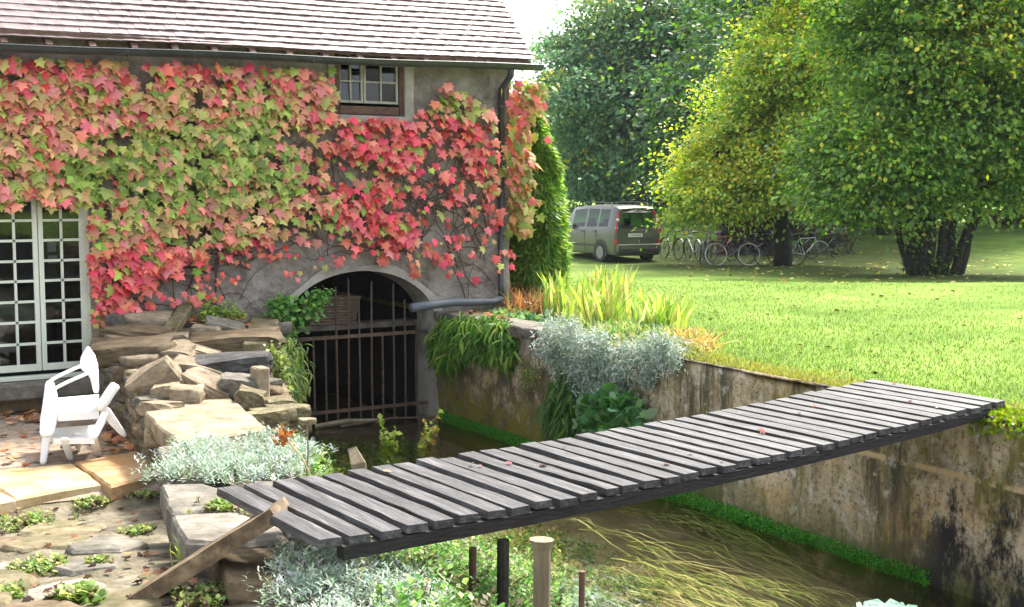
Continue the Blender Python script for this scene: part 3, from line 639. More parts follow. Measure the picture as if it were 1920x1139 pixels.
# ================================================================== BRIDGE
bx0, by0, bz0, bth, bpit, bW, bph, bs, bc = 2.168, 5.069, -1.551, .149, .156, 1.197, 1.631, -.032, .006
bdir = np.array([math.cos(bth), math.sin(bth), 0]); pdir = np.array([math.cos(bph), math.sin(bph), 0])
def bpos(u, v, dz=0): p = np.array([bx0, by0, bz0])+bdir*u+pdir*v; p[2] += bs*u+bc*u*u+dz; return p
bridge = thing('footbridge', (5.0, 5.5, -1.9), 'narrow weathered plank footbridge spanning the canal without handrails', 'bridge')
def plank_mesh(i):
    r = np.random.default_rng(50+i); L, w, th = bW, .114, .040; n = 8; V = []
    for k in range(n+1):
        y = L*k/n; a = r.uniform(-.004, .004, 4); ww = w/2
        if i == 5 and k <= 4: ww_l = w/2-.028*(4-k)/4*1.0-.01*(k % 2)
        else: ww_l = w/2
        V += [(-ww_l+a[0]-0, y, -th), (ww+a[1], y, -th), (ww-.004+a[1], y, a[2]*.5), (-ww_l+.004+a[0], y, a[3]*.5)]
    Fc = [(4*k+j, 4*k+(j+1) % 4, 4*k+4+(j+1) % 4, 4*k+4+j) for k in range(n) for j in range(4)]+[(0, 3, 2, 1), (4*n, 4*n+1, 4*n+2, 4*n+3)]
    me = G().add(V, Fc).mesh('plank'); me.materials.append(mPlank); return me
PM = [plank_mesh(i) for i in range(6)]
for i in range(37):
    k = 5 if i == 11 else random.randrange(5); u = (i-.42)*bpit; off = random.uniform(-.022, .012)
    if i == 36: off = -.02
    o = bpy.data.objects.new('plank', PM[k]); COL.objects.link(o); o.parent = bridge
    o.location = Vector(bpos(u, off, random.uniform(-.004, .006)))-bridge.location
    o.rotation_euler = (random.uniform(-.004, .004), -math.atan(bs+2*bc*u)+random.uniform(-.012, .012), bph-math.pi/2+random.uniform(-.007, .007))
for v in (.03, .6, 1.14):
    g = G(); us = np.linspace(.0, 36.3*bpit, 14); V = []
    for u in us:
        for dv, dz in ((-.035, -.043), (.035, -.043), (.035, -.105), (-.035, -.105)): V.append(bpos(u, v+dv, dz))
    g.add(V, [(4*k+j, 4*k+(j+1) % 4, 4*k+4+(j+1) % 4, 4*k+4+j) for k in range(13) for j in range(4)]+[(0, 1, 2, 3), (55, 54, 53, 52)]); g.obj('beam', mBeam, bridge)
# loose plank leaning on the bridge end
A = PZ(520, 943, bz0+.035); B = PZ(255, 1058, -1.84); B[2] = float(zleft(B[0], B[1]))+.045
t_ = unit(B-A); Rm = basis(t_[None], np.array([[0, 0, 1.]]))[0]
g = G(); L = np.linalg.norm(B-A); n = 7; V = []; hw_ = .125
for k in range(n+1):
    y = L*k/n; a = rng.uniform(-.003, .003, 2); V += [np.array(q)@Rm.T+A for q in ((-hw_+a[0], y, -.078), (hw_+a[1], y, -.078), (hw_-.003+a[1], y, a[0]), (-hw_+.003+a[0], y, a[1]))]
g.add(V, [(4*k+j, 4*k+(j+1) % 4, 4*k+4+(j+1) % 4, 4*k+4+j) for k in range(n) for j in range(4)]+[(0, 3, 2, 1), (4*n, 4*n+1, 4*n+2, 4*n+3)])
tag(g.obj('loose_plank', mLoose), 'thick brown loose plank with one end propped on the left end of the footbridge', 'plank')

# ================================================================== TERRACE EDGE, STONES
ZT0 = -2.42
sl = thing('paving_edge', (1.8, 10.6, -2.6), 'row of pale yellow stone slabs edging the terrace in front of the chairs', 'paving')
def pxp(pts, z): return [PZ(x, y, z)[:2] for x, y in pts]
slab('slab', pxp([(-190, 905), (-60, 885), (28, 935), (-100, 965)], ZT0), ZT0, .16, mYel, sl, seed=1)
slab('slab', pxp([(-55, 886), (136, 868), (190, 906), (30, 934)], ZT0), ZT0, .15, mYel, sl, seed=2)
o = slab('slab', pxp([(142, 868), (278, 843), (303, 889), (208, 914)], ZT0), ZT0+.01, .2, mOrange, sl, seed=3); tag(o, 'ochre slab with a rough worn top')
# big block, left pale slab on the retaining wall
for pts, z, th, m, lab, s in (
    ([(268, 772), (345, 752), (430, 745), (470, 775), (502, 803), (430, 815), (338, 832), (300, 800)], -1.96, .17, mPale, 'large flat pale stone slab lying between the rubble heap and the silver plants', 4),
    ([(292, 838), (430, 820), (520, 850), (560, 880), (330, 905)], -1.99, .28, mGrey, 'grey stone block under the left silver plant cushion', 5),
    ([(300, 908), (380, 905), (455, 935), (440, 955), (320, 962)], -1.84, .22, mGrey, 'grey stone block just left of the first bridge plank', 6),
    ([(322, 965), (445, 958), (520, 985), (548, 1012), (470, 1020), (345, 1015)], -1.82, .2, mGrey, 'grey stone block lying under the loose brown plank', 7),
    ([(395, 1030), (540, 1022), (600, 1060), (560, 1100), (430, 1085)], -1.83, .16, mBrownSt, 'brownish flat stone below the loose plank, nearest the bridge foot', 8),
    ([(470, 900), (560, 900), (640, 1000), (600, 1015), (540, 1000)], -1.80, .25, mGrey, 'grey stone carrying the left end of the footbridge', 9)):
    P = pxp(pts, z); tag(slab('stone_block', P, z, th, m, seed=s), lab, 'stone')
# worn flagstones of the foreground
fl = thing('flagstones', (1.2, 6.5, -2.1), 'uneven mossy flagstones sunk into the ground at lower left', 'paving')
k = 0
for i, X in enumerate(np.arange(-.6, 2.0, .52)):
    for j, Y in enumerate(np.arange(4.0, 9.6, .5)):
        cx, cy = X+.26*(j % 2)+random.uniform(-.06, .06), Y+random.uniform(-.06, .06)
        if cx > 1.95 or random.random() < .03: continue
        nn = random.choice([5, 6, 7]); ph = random.random()*6; R0 = random.uniform(.19, .27)
        P = [(cx+R0*random.uniform(.85, 1.18)*math.cos(ph+a), cy+R0*random.uniform(.8, 1.15)*math.sin(ph+a)) for a in np.linspace(0, 2*math.pi, nn+1)[:-1]]
        dz = random.uniform(.0, .04)
        slab('flagstone', P, lambda x, y, dz=dz, q=float(zleft(cx, cy)): q+dz+(y-cy)*-.08, .07, random.choice([mGrey, mGrey, mMossSt, mGreyB, mBrownSt]), fl, jit=.025, seed=k+100); k += 1
# rubble retaining wall between terrace and canal
rw = thing('rubble_wall', (4.0, 12.8, -2.45), 'crumbling stepped rubble stone wall between terrace and water gate', 'wall')
def zr_(Y): return np.interp(Y, [10.9, 11.2, 14.4], [-2.05, -1.98, -1.52])
def xl_(Y): return np.interp(Y, [10.4, 14.4], [2.86, 3.28])
def xr2(Y): return np.interp(Y, [10.4, 12.4, 14.4], [4.0, 4.62, 5.3])
ysn = np.linspace(10.35, 14.42, 24); V = []; 
for y in ysn:
    zt_ = float(zr_(y))-.10; a, b = float(xl_(y))+.12, float(xr2(y))-.1
    for f in np.linspace(0, 1, 12): V.append((a+(b-a)*f, y, zt_+.10*(fbm(np.array([[f*4+9, y*1.6, 3.]]), 4)[0]-.5)*2))
    V += [(b, y, -3.2), (a, y, -3.2)]
m = 14; Fc = [(i*m+k, i*m+(k+1) % m, (i+1)*m+(k+1) % m, (i+1)*m+k) for i in range(23) for k in range(m)]+[tuple(range(m))[::-1]]
G().add(V, Fc).obj('core', mSoil, rw)
random.seed(21)
for zi, z in enumerate(np.arange(-2.46, -1.5, .115)):                     # left face courses (seen beside the terrace)
    y = 10.35+random.random()*.1
    while y < 14.3:
        l = random.uniform(.16, .38); 
        if zr_(y) > z-.04: rock('stone', (float(xl_(y+l/2))+.10+random.uniform(-.03, .03), y+l/2, z+.02), (.30, l*1.1, .13), random.choice([mMossSt, mGrey, mBrownSt, mTan]), rw, (random.uniform(-.08, .08), random.uniform(-.1, .1), random.uniform(-.1, .1)+.1))
        y += l
for zi, z in enumerate(np.arange(-3.0, -1.95, .12)):                      # front and canal side
    for x in np.arange(3.0, 4.1, .27): rock('stone', (x+random.uniform(-.05, .05), 10.42+(x-3)*.25, z), (.29, .26, .125), random.choice([mMossSt, mGrey, mBrownSt]), rw, (0, 0, random.uniform(-.1, .2)))
    for y in np.arange(10.7, 14.2, .33): 
        rock('stone', (float(xr2(y))-.10, y, z+random.uniform(-.02, .02)), (.26, .35, .125), random.choice([mMossSt, mMossSt, mBrownSt]), rw, (0, 0, -.25))
for y in np.arange(10.8, 14.2, .36):                                       # top packing
    for x in np.arange(xl_(y)+.1, xr2(y)-.1, .34):
        rock('stone', (x+random.uniform(-.08, .08), y+random.uniform(-.08, .08), float(zr_(y))-.09+random.uniform(-.02, .02)), (random.uniform(.25, .42), random.uniform(.2, .34), .15), random.choice([mMossSt, mGrey, mBrownSt, mBrownSt, mTan, mPale]), rw, (random.uniform(-.12, .12), random.uniform(-.12, .12), random.uniform(-.5, .5)))
zrub = lambda X, Y: float(zr_(Y))
# the loose stones that can be told apart: (px, py, width px, height px, material, roll, yaw, label)
LS = [(232, 583, 92, 14, mTan, .03, .05, 'thin tan flat stone topmost at the upper left of the rubble wall'),
 (270, 598, 88, 26, mTan, .05, .1, 'tan layered stone just under the topmost flat stone of the rubble wall'),
 (218, 604, 28, 30, mGrey, 0, .2, 'small round grey stone at the upper left corner of the rubble wall'),
 (262, 626, 100, 24, mBrownSt, .04, -.1, 'long tan slab with a square front on the left of the rubble wall'),
 (245, 655, 128, 34, mBrownSt, -.05, .1, 'broad dark brown stone under the overhang at left of the rubble wall'),
 (424, 612, 62, 16, mGrey, .25, .7, 'flat grey diamond shaped stone on top of the rubble wall near the creeper'),
 (386, 620, 46, 18, mPale, .1, .1, 'small pale stone beside the grey diamond shaped stone'),
 (325, 634, 46, 18, mPale, -.05, .3, 'pale pointed stone in the upper middle of the rubble wall'),
 (370, 656, 74, 15, mPale, .28, .1, 'long thin cream stone slanting over the dark slabs'),
 (326, 664, 62, 28, mTan, .05, .1, 'rounded tan stone in the middle of the rubble wall'),
 (440, 640, 146, 34, mBrownSt, -.06, .1, 'long brown weathered slab at the right of the rubble wall'),
 (434, 685, 132, 40, mBlackSt, -.10, .1, 'long black stone slab under the brown slab'),
 (292, 706, 76, 50, mTan, -.55, .2, 'large tan stone leaning to the right on the heap'),
 (375, 692, 88, 26, mTan, .22, .1, 'tan stone slab arched over the small pale stones'),
 (396, 722, 84, 24, mTan, .42, .1, 'tan stone wedge slanting down to the right on the heap'),
 (312, 733, 42, 28, mPale, -.1, .1, 'small cream stone left of the biggest cream stone on the heap'),
 (349, 739, 52, 32, mPale, .05, .2, 'biggest cream rounded stone just behind the large flat slab'),
 (452, 722, 60, 36, mGrey, .1, .2, 'grey stone below the black slab near the wall end'),
 (470, 745, 44, 34, mMossSt, .3, .2, 'mossy brown stone beside the pale upright stone'),]
for x, y, w, h, m_, roll, yaw, lab in LS:
    p = HIT(x, y+h*.3, lambda X, Y: float(zr_(Y))+.03, 8, 18, 400); sc = F_/float(p@fh)
    W_, H_ = w/sc*1.2, max(.05, h/sc*1.05)
    R = np.array([math.cos(YAW), -math.sin(YAW), 0])
    tag(rock('loose_stone', (p[0], p[1], p[2]+H_*.22), (W_, min(W_*.8, .45), H_), m_, None, (random.uniform(.05, .2), roll, -YAW+yaw*.3)), lab, 'stone')
# slanting dark board-like stone standing against the house and the pale upright stone
p = HIT(300, 650, zrub, 8, 18); q = PY(352, 574, YW-.12)
tag(G().beam(p, q, .16, .10).obj('stone_post', mMossSt, bevel=.015), 'long mossy stone rail propped against the house wall behind the heap', 'stone')
a = PZ(488, 818, -2.35); 
b = a+np.array([.02, .03, .66]); tag(G().beam(a-[0, 0, .3], b, .13, .20, up=(0, 1, 0)).obj('stone_post', mPale, bevel=.015), 'pale upright stone slab ending the rubble wall beside the mossy canal edge', 'stone')
# mossy wing wall at the left of the arch
g = G(); g.add([(4.55, 12.55, -3.2), (5.40, 14.42, -3.2), (5.02, 14.42, -3.2), (4.30, 12.65, -3.2), (4.55, 12.55, -1.62), (5.40, 14.42, -1.52), (5.02, 14.42, -1.52), (4.30, 12.65, -1.62)], [(0, 1, 5, 4), (1, 2, 6, 5), (2, 3, 7, 6), (3, 0, 4, 7), (4, 5, 6, 7), (3, 2, 1, 0)])
tag(g.obj('wing_wall', mMossSt, bevel=.02), 'short mossy wing wall running from the left side of the arch', 'wall')

# ================================================================== CHAIRS (two stacked white garden chairs)
def cz(zx, zy): return (30+zx/3.797, 600+zy/3.797)
def CP(zx, zy, Y): return PY(*cz(zx, zy), Y)
def CZ(zx, zy, z): return PZ(*cz(zx, zy), z)
zg = -2.45
def panel(c, th, name, parent, sag=.02):
    """curved thin panel through four world corners (near-left, near-right, far-right, far-left)"""
    c = [np.array(p) for p in c]; n = 8; V = []
    for s in (0, 1):
        for i in range(n+1):
            for j in range(n+1):
                u, v = i/n, j/n; p = (c[0]*(1-u)+c[1]*u)*(1-v)+(c[3]*(1-u)+c[2]*u)*v
                V.append(p-np.array([0, 0, sag*math.sin(u*math.pi)*math.sin(v*math.pi)+s*th]))
    m = (n+1)**2; Fc = []
    for i in range(n):
        for j in range(n): a = i*(n+1)+j; Fc += [(a, a+n+1, a+n+2, a+1), (m+a, m+a+1, m+a+n+2, m+a+n+1)]
    e = [i*(n+1) for i in range(n+1)]+[n*(n+1)+j for j in range(1, n+1)]+[i*(n+1)+n for i in range(n-1, -1, -1)]+[j for j in range(n-1, 0, -1)]
    for a, b in zip(e, e[1:]+e[:1]): Fc.append((a, b, m+b, m+a))
    return G().add(V, Fc).obj(name, mWhite, parent, smooth=False)
ex = np.array([math.cos(YAW), -math.sin(YAW), 0]); ey = np.array([math.sin(YAW), math.cos(YAW), 0])
chA = thing('garden_chair', tuple(CZ(380, 900, zg)), 'lower white plastic garden seat of the nested pair, on the terrace by the door', 'chair', 'stacked white garden chairs')
zA = -2.21
f1, f2, f3 = CZ(190, 1030, zg), CZ(390, 1000, zg), CZ(592, 972, zg)
dA = [CZ(185, 790, zA), CZ(265, 845, zA), CZ(560, 845, zA), CZ(560, 770, zA)]
panel([dA[1], dA[2], dA[3]+ey*.18, dA[0]+ey*.10], .05, 'seat', chA)
for f, t in ((f1, CZ(220, 835, zA)), (f2, CZ(345, 850, zA)), (f3, CZ(545, 845, zA)), (CZ(330, 985, zg)+ey*.42, CZ(330, 880, zA)+ey*.4)):
    G().rstrap([t+[0, 0, .01], (t+f)/2, f], [.085, .07, .055], .03, ex).obj('leg', mWhite, chA, smooth=True)
G().rstrap([CZ(540, 845, zA), CP(600, 740, 11.35), CP(640, 650, 11.35)], [.09, .08, .07], .03, ex).obj('side_panel', mWhite, chA, smooth=True)
chB = thing('garden_chair', tuple(CZ(420, 640, -1.98)*1.0), 'upper white plastic garden chair of the pair, tipped, with both armrests and backrest showing', 'chair', 'stacked white garden chairs')
zB = -1.99
dB = [CZ(300, 668, zB), CZ(590, 650, zB), CZ(590, 530, zB), CZ(240, 560, zB)]
panel([dB[0], dB[1], dB[2], dB[3]], .07, 'seat', chB, .03)
Yf, Yn = 11.85, 11.45
G().rstrap([CP(222, 470, Yf), CP(250, 432, Yf), CP(360, 372, Yf), (CP(480, 322, Yf))], .055, .03, ey).obj('armrest', mWhite, chB, smooth=True)
G().rstrap([CP(262, 528, Yn), CP(275, 492, Yn), CP(400, 428, Yn), CP(530, 375, Yn)], .055, .03, ey).obj('armrest', mWhite, chB, smooth=True)
G().rstrap([CP(515, 195, Yf), CP(512, 260, Yf-.05), CP(520, 330, Yf-.2), CP(555, 400, Yn), CP(572, 520, Yn)], [.03, .13, .16, .08, .05], .035, ex).obj('back_frame', mWhite, chB, smooth=True)
G().rstrap([CP(238, 440, Yf-.05), CP(245, 560, Yf-.2), CP(235, 700, Yf-.3), CP(215, 830, Yf-.4)], [.075, .13, .16, .12], .04, ex).obj('leg', mWhite, chB, smooth=True)
V = []; 
for i, (zx, zy) in enumerate([(575, 640), (625, 590), (675, 510), (715, 458)]):
    for dy in (-.02, .26): V.append(CP(zx-32, zy-22, 11.32+dy)); V.append(CP(zx+32, zy+18, 11.32+dy))
g = G(); g.add(V, [(4*i+a, 4*i+b, 4*i+4+b, 4*i+4+a) for i in range(3) for a, b in ((0, 1), (1, 3), (3, 2), (2, 0))]+[(0, 2, 3, 1), (12, 13, 15, 14)]); g.obj('backrest', mWhite, chB, bevel=.02)
G().rstrap([CP(625, 630, 11.36), CP(700, 735, 11.36), CP(778, 830, 11.36)], [.10, .085, .045], .03, ex).obj('leg', mWhite, chB, smooth=True)

# ================================================================== WOOD POSTS
for (x, yt, w, lab, m_) in ((1015, 1008, 34, 'thick pale wooden stake standing in the bank plants below the bridge', mPost), (942, 1003, 24, 'dark short wooden stake left of the pale stake under the bridge', mBark),
                       (885, 1018, 15, 'thin brown stake, leftmost of the stakes under the bridge', mBrownWood), (1090, 1062, 12, 'slender reddish stake at the right among silver leaves', mBrownWood)):
    X0 = {1015: 2.95, 942: 3.1, 885: 3.1, 1090: 3.3}[x]
    p = PX(x, yt+(16 if x == 1015 else 6), X0); sc = F_/float(p@fh); r = w/sc/2; zb = float(zbank(p[0], p[1]))-.2
    st = thing('wooden_stake', (p[0], p[1], zb), lab, 'stake')
    G().tube([(p[0]-.02, p[1], zb), (p[0], p[1], (zb+p[2])/2), (p[0]+.004, p[1], p[2]-.01)], [r*.9, r, r*1.02], 9).obj('shaft', m_, st)
    if x == 1015: G().tube([(p[0], p[1], p[2]-.012), (p[0]+.002, p[1], p[2]+.03)], [r*1.1, r*1.45], 9).obj('frayed_top', m_, st)
p = PX(665, 850, 3.9)
tag(G().strap([PX(680, 905, 3.9)-[0, 0, .3], PX(672, 870, 3.9), PX(660, 842, 3.9)], [.12, .12, .07], .03, ex).obj('wooden_stake', mPost, bevel=.005), 'flat pale wooden stake standing just behind the footbridge', 'stake')

# ================================================================== TREES
G_D = (.05, .11, .022); G_M = (.13, .25, .035); G_L = (.30, .44, .06); G_Y = (.46, .48, .06); Y_L = (.78, .64, .08); Y_D = (.5, .38, .06); G_B = (.06, .13, .07)
def tree(name, label, base, blobs, leaf, ncl, per, colf, trunks, group=None, leafsize=(.7, 1.3), tpl=QUAD, clr=(.5, .9), hang=.25, thick=.35):
    """blobs: (centre, radii, weight); leaves sit in flattened sprays spread through the outer part of every blob"""
    root = thing(name, tuple(base), label, 'tree', group)
    blobs = list(blobs); nb0 = len(blobs)
    for k in range(22):
        q = blobs[rng.integers(nb0)]; dd = rv(1)[0]; dd[2] = max(dd[2], -.45); blobs.append((np.array(q[0])+dd*np.array(q[1])*.95, np.array(q[1])*rng.uniform(.18, .34)*[1, 1, .75], q[2]*.07))
    w = np.array([b[2] for b in blobs], float); w /= w.sum(); idx = rng.choice(len(blobs), ncl, p=w)
    C = np.array([blobs[i][0] for i in idx]); R_ = np.array([blobs[i][1] for i in idx])
    d = rv(ncl, .15); rad = rng.uniform(.35, 1.0, (ncl, 1))**.55; lump = .55+.85*fbm(d*2.6+C*.7, 61, 2)[:, None]
    c = C+d*R_*rad*lump
    cr = rng.uniform(*clr, ncl)
    n = ncl*per; ci = np.repeat(np.arange(ncl), per)
    off = rng.normal(size=(n, 3)); off *= np.array([.55, .55, thick*.55]); off = off*cr[ci][:, None]; out = unit(c-C); oc = out[ci]
    off += oc*(np.sum(off*oc, 1)*.9)[:, None]; pos = c[ci]+off; pos[:, 2] -= hang*np.linalg.norm(off[:, :2], axis=1)
    o2 = unit(out[ci]*.8+rv(n)*.8); nrm = unit(np.array([0, 0, 1.])*.8+out[ci]*.5+rv(n)*.7); tdir = unit(o2-[0, 0, .35])
    col = colf(pos, ci, rad[ci][:, 0])
    keep = pos[:, 2] > base[2]+.05; 
    cr_o = cloud('crown', tpl, pos[keep], tdir[keep], nrm[keep], leaf*rng.uniform(*leafsize, n)[keep], col[keep], mTree, root); cr_o['kind'] = 'stuff'
    g = G()
    for pts, r0, r1 in trunks:
        P = np.array(pts, float); k = len(P); tt = np.linspace(0, 1, 9); P = np.stack([np.interp(tt, np.linspace(0, 1, k), P[:, a]) for a in range(3)], 1); P[1:-1] += rng.normal(size=(7, 3))*r0*.25
        g.tube(P, np.linspace(r0, r1, 9), 8)
        G().tube(P, np.linspace(r0, r1, 9), 8).obj('trunk', mBark, root, smooth=True)
    g = G(); bb = np.array([np.array(b[0]) for b in blobs])
    for q in c[rng.choice(ncl, min(ncl, 60), replace=False)]:
        pt = trunks[rng.integers(len(trunks))][0]; s0 = np.array(pt[-1]) if q[2] > pt[-1][2] else np.array(pt[-2]); mid = (s0+q)/2+[0, 0, .25]
        g.tube([s0, mid, q], [.06*leaf/.2, .035*leaf/.2, .012], 5)
    g.obj('limb', mBark, root)['kind'] = 'stuff'
    return root
def cmix(base_cols, weights, n, jit=.3): return pal(base_cols, n, jit, weights)
def side(x, y, d): return PD(x, y, d)
def sc(px, d): return px*d/F_
# big dark tree left of the clearing
D1 = 70; b1 = side(1235, 398, D1); b1[2] = float(zlawn(b1[0], b1[1]))
def col1(p, ci, r):
    n = len(p); c = pal([(.12, .23, .12), (.15, .27, .12), (.12, .24, .09), (.07, .15, .07), (.22, .33, .11)], n, .3, [.3, .25, .2, .15, .1]); q = pj(p)  # pale bluish greens: distance haze put into the leaf colour
    top = np.clip((110-q[:, 1])/160, 0, 1)*.5; y = (rng.random(n) < top*.7+.02); c[y] = pal([G_L, G_Y, (.20, .26, .04)], y.sum()); 
    cl = rng.random(ci.max()+1) < .05; yy = cl[ci] & (rng.random(n) < .6); c[yy] = pal([G_Y, Y_L], yy.sum()); return c
bl = [(side(1215, 170, D1), (sc(195, D1), 5, sc(190, D1)), 1.6), (side(1110, 90, D1), (sc(70, D1), 3, sc(75, D1)), .35), (side(1115, 230, D1), (sc(85, D1), 4, sc(110, D1)), .55), (side(1360, 150, D1), (sc(140, D1), 5, sc(180, D1)), 1.1),
      (side(1250, 0, D1), (sc(160, D1), 5, sc(110, D1)), .9), (side(1170, 310, D1), (sc(120, D1), 4, sc(65, D1)), .6), (side(1330, 330, D1), (sc(110, D1), 4, sc(60, D1)), .5)]
tree('walnut_tree', 'tall dark green tree with drooping boughs beyond the parked car, leftmost big tree', b1, bl, .25, 1350, 100, col1, [([b1-[0, 0, .3], side(1240, 300, D1), side(1235, 120, D1)], .35, .16), ([side(1240, 300, D1), side(1300, 220, D1), side(1350, 120, D1)], .2, .08), ([side(1240, 290, D1), side(1180, 220, D1), side(1130, 150, D1)], .2, .07)], clr=(.8, 1.5), hang=.35)
# yellowing maple over the bicycles
D2 = 38; b2 = side(1468, 493, D2); b2[2] = float(zlawn(b2[0], b2[1]))
def col2(p, ci, r):
    n = len(p); q = pj(p); c = pal([G_M, G_L, (.10, .21, .03), G_Y], n, .3, [.22, .4, .13, .25])
    a = .12+np.exp(-((q[:, 0]-1555)/75)**2-((q[:, 1]-40)/140)**2)*1.2+1.0*np.exp(-((q[:, 0]-1340)/110)**2-((q[:, 1]-310)/80)**2)+.75*np.exp(-((q[:, 0]-1455)/45)**2-((q[:, 1]-290)/60)**2)+.35*np.exp(-((q[:, 0]-1450)/70)**2-((q[:, 1]-60)/90)**2)
    cl = fbm(p*1.1, 71, 2); y = rng.random(n) < a*(.55+1.1*(cl-.5)); c[y] = pal([Y_L, (.52, .54, .07), (.40, .48, .07), Y_D], y.sum(), .3, [.3, .33, .32, .05]); return c
bl = [(side(1480, 150, D2), (sc(130, D2), 2.2, sc(150, D2)), 1), (side(1560, 30, D2), (sc(75, D2), 1.6, sc(130, D2)), .8), (side(1370, 320, D2), (sc(105, D2), 1.8, sc(70, D2)), .75), (side(1330, 370, D2-1), (sc(50, D2), 1.2, sc(40, D2)), .2),
      (side(1430, 240, D2), (sc(110, D2), 2, sc(90, D2)), .7), (side(1530, 280, D2), (sc(120, D2), 2, sc(110, D2)), .9), (side(1590, 180, D2), (sc(130, D2), 2, sc(110, D2)), .6), (side(1440, 350, D2-1), (sc(70, D2), 1.3, sc(50, D2)), .3), (side(1510, -110, D2), (sc(110, D2), 2.2, sc(110, D2)), .7)]
tree('maple_tree', 'green and yellow autumn tree spreading low over the parked bicycles', b2, bl, .130, 1500, 86, col2, [([b2-[0, 0, .2], side(1466, 420, D2), side(1470, 300, D2), side(1500, 120, D2)], .30, .10), ([side(1466, 400, D2), side(1400, 330, D2), side(1330, 300, D2)], .11, .04), ([side(1466, 380, D2), side(1540, 260, D2), side(1570, 60, D2)], .08, .03)], clr=(.3, .65))
# broad multi-stemmed tree at right
D3 = 31.5; b3 = side(1745, 512, D3); b3[2] = float(zlawn(b3[0], b3[1]))
def col3(p, ci, r):
    n = len(p); q = pj(p); c = pal([G_M, (.08, .19, .03), G_L, G_D, (.18, .28, .05)], n, .35, [.27, .22, .28, .1, .13])
    a = .35*np.exp(-((q[:, 0]-1850)/120)**2-((q[:, 1]-50)/90)**2)+.15*np.exp(-((q[:, 0]-1640)/60)**2-((q[:, 1]-270)/40)**2)+.03
    y = rng.random(n) < a; c[y] = pal([G_Y, Y_L, (.22, .28, .04)], y.sum()); return c
bl = [(side(1790, 150, D3), (sc(190, D3), 2.6, sc(170, D3)), 1.5), (side(1640, 290, D3), (sc(125, D3), 2.2, sc(95, D3)), .8), (side(1600, 370, D3), (sc(80, D3), 1.5, sc(42, D3)), .3), (side(1740, 300, D3), (sc(120, D3), 2.2, sc(80, D3)), .6),
      (side(1890, 250, D3), (sc(120, D3), 2.5, sc(130, D3)), .8), (side(1700, 60, D3), (sc(130, D3), 2.5, sc(130, D3)), .7), (side(1900, 60, D3), (sc(140, D3), 2.5, sc(140, D3)), .7), (side(1990, 200, D3), (sc(120, D3), 2.5, sc(150, D3)), .5), (side(1780, -110, D3), (sc(190, D3), 3, sc(110, D3)), .8), (side(2080, 60, D3), (sc(150, D3), 2.5, sc(170, D3)), .5)]
def st(x0, x1, y1, x2, y2, r): return ([b3+RT*sc(x0-1745, D3)-[0, 0, .2], side(x1, y1, D3), side(x2, y2, D3)], r, r*.45)
tr = [st(1715, 1700, 420, 1660, 300, .15), st(1730, 1725, 400, 1710, 200, .17), st(1742, 1750, 380, 1770, 150, .16), st(1755, 1775, 400, 1800, 250, .13), st(1768, 1790, 410, 1830, 260, .12), st(1785, 1820, 400, 1858, 290, .13), st(1796, 1830, 420, 1870, 300, .10), st(1708, 1685, 430, 1690, 330, .10)]
t3 = tree('plum_tree', 'broad green tree rising on many dark stems at the right edge of the lawn', b3, bl, .135, 1800, 92, col3, tr, clr=(.32, .7))
# ivy and suckers round the stems
n = 1300; a = rng.uniform(0, 6.28, n); r = rng.uniform(.2, .75, n)*1.0; z = rng.uniform(0, 1, n)**1.4*1.9
pos = b3+np.c_[np.cos(a)*r*(1+.3*z)*1.1, np.sin(a)*r, z]; o = cloud('sucker_leaves', QUAD, pos, rv(n), rv(n, .5),   .08*rng.uniform(.6, 1.3, n), pal([G_D, (.015, .035, .01), G_M], n, .3, [.5, .35, .15]), mLeaf, t3); o['kind'] = 'stuff'
# trees and hedge closing the view
BG = [(1010, 300, 95, 70, 130, 'pale hazy green tree far off beside the house corner', [(.14, .22, .06), (.20, .26, .08), (.08, .16, .05)]), (1450, 90, 58, 190, 300, 'dark tree behind the yellowing tree, centre of the background', [G_D, G_M, G_B]), (1660, 40, 51, 260, 330, 'dark green tree behind the broad right tree', [G_D, G_M, G_B]), (1900, 90, 56, 230, 300, 'light green tree at the far right background', [G_M, G_L, (.12, .2, .04)])]
for x, y, D, rx, ry, lab, cols in BG:
    b = side(x, 390, D); b[2] = float(zlawn(b[0], b[1])); top = y-ry
    bl = [(side(x, y, D), (sc(rx, D), 5 if D < 90 else 3, sc(ry*.85, D)), 1.2), (side(x-rx*.4, y+ry*.5, D), (sc(rx*.7, D), 3, sc(ry*.5, D)), .6), (side(x+rx*.4, y+ry*.5, D), (sc(rx*.7, D), 3, sc(ry*.5, D)), .6)]
    tree('background_tree', lab, b, bl, .30, 900 if D < 90 else 420, 55, lambda p, ci, r, cols=cols: pal(cols, len(p), .3), [([b-[0, 0, .3], side(x, 300, D), side(x, y, D)], .3, .12)], 'trees closing the view', clr=(.9, 1.6))
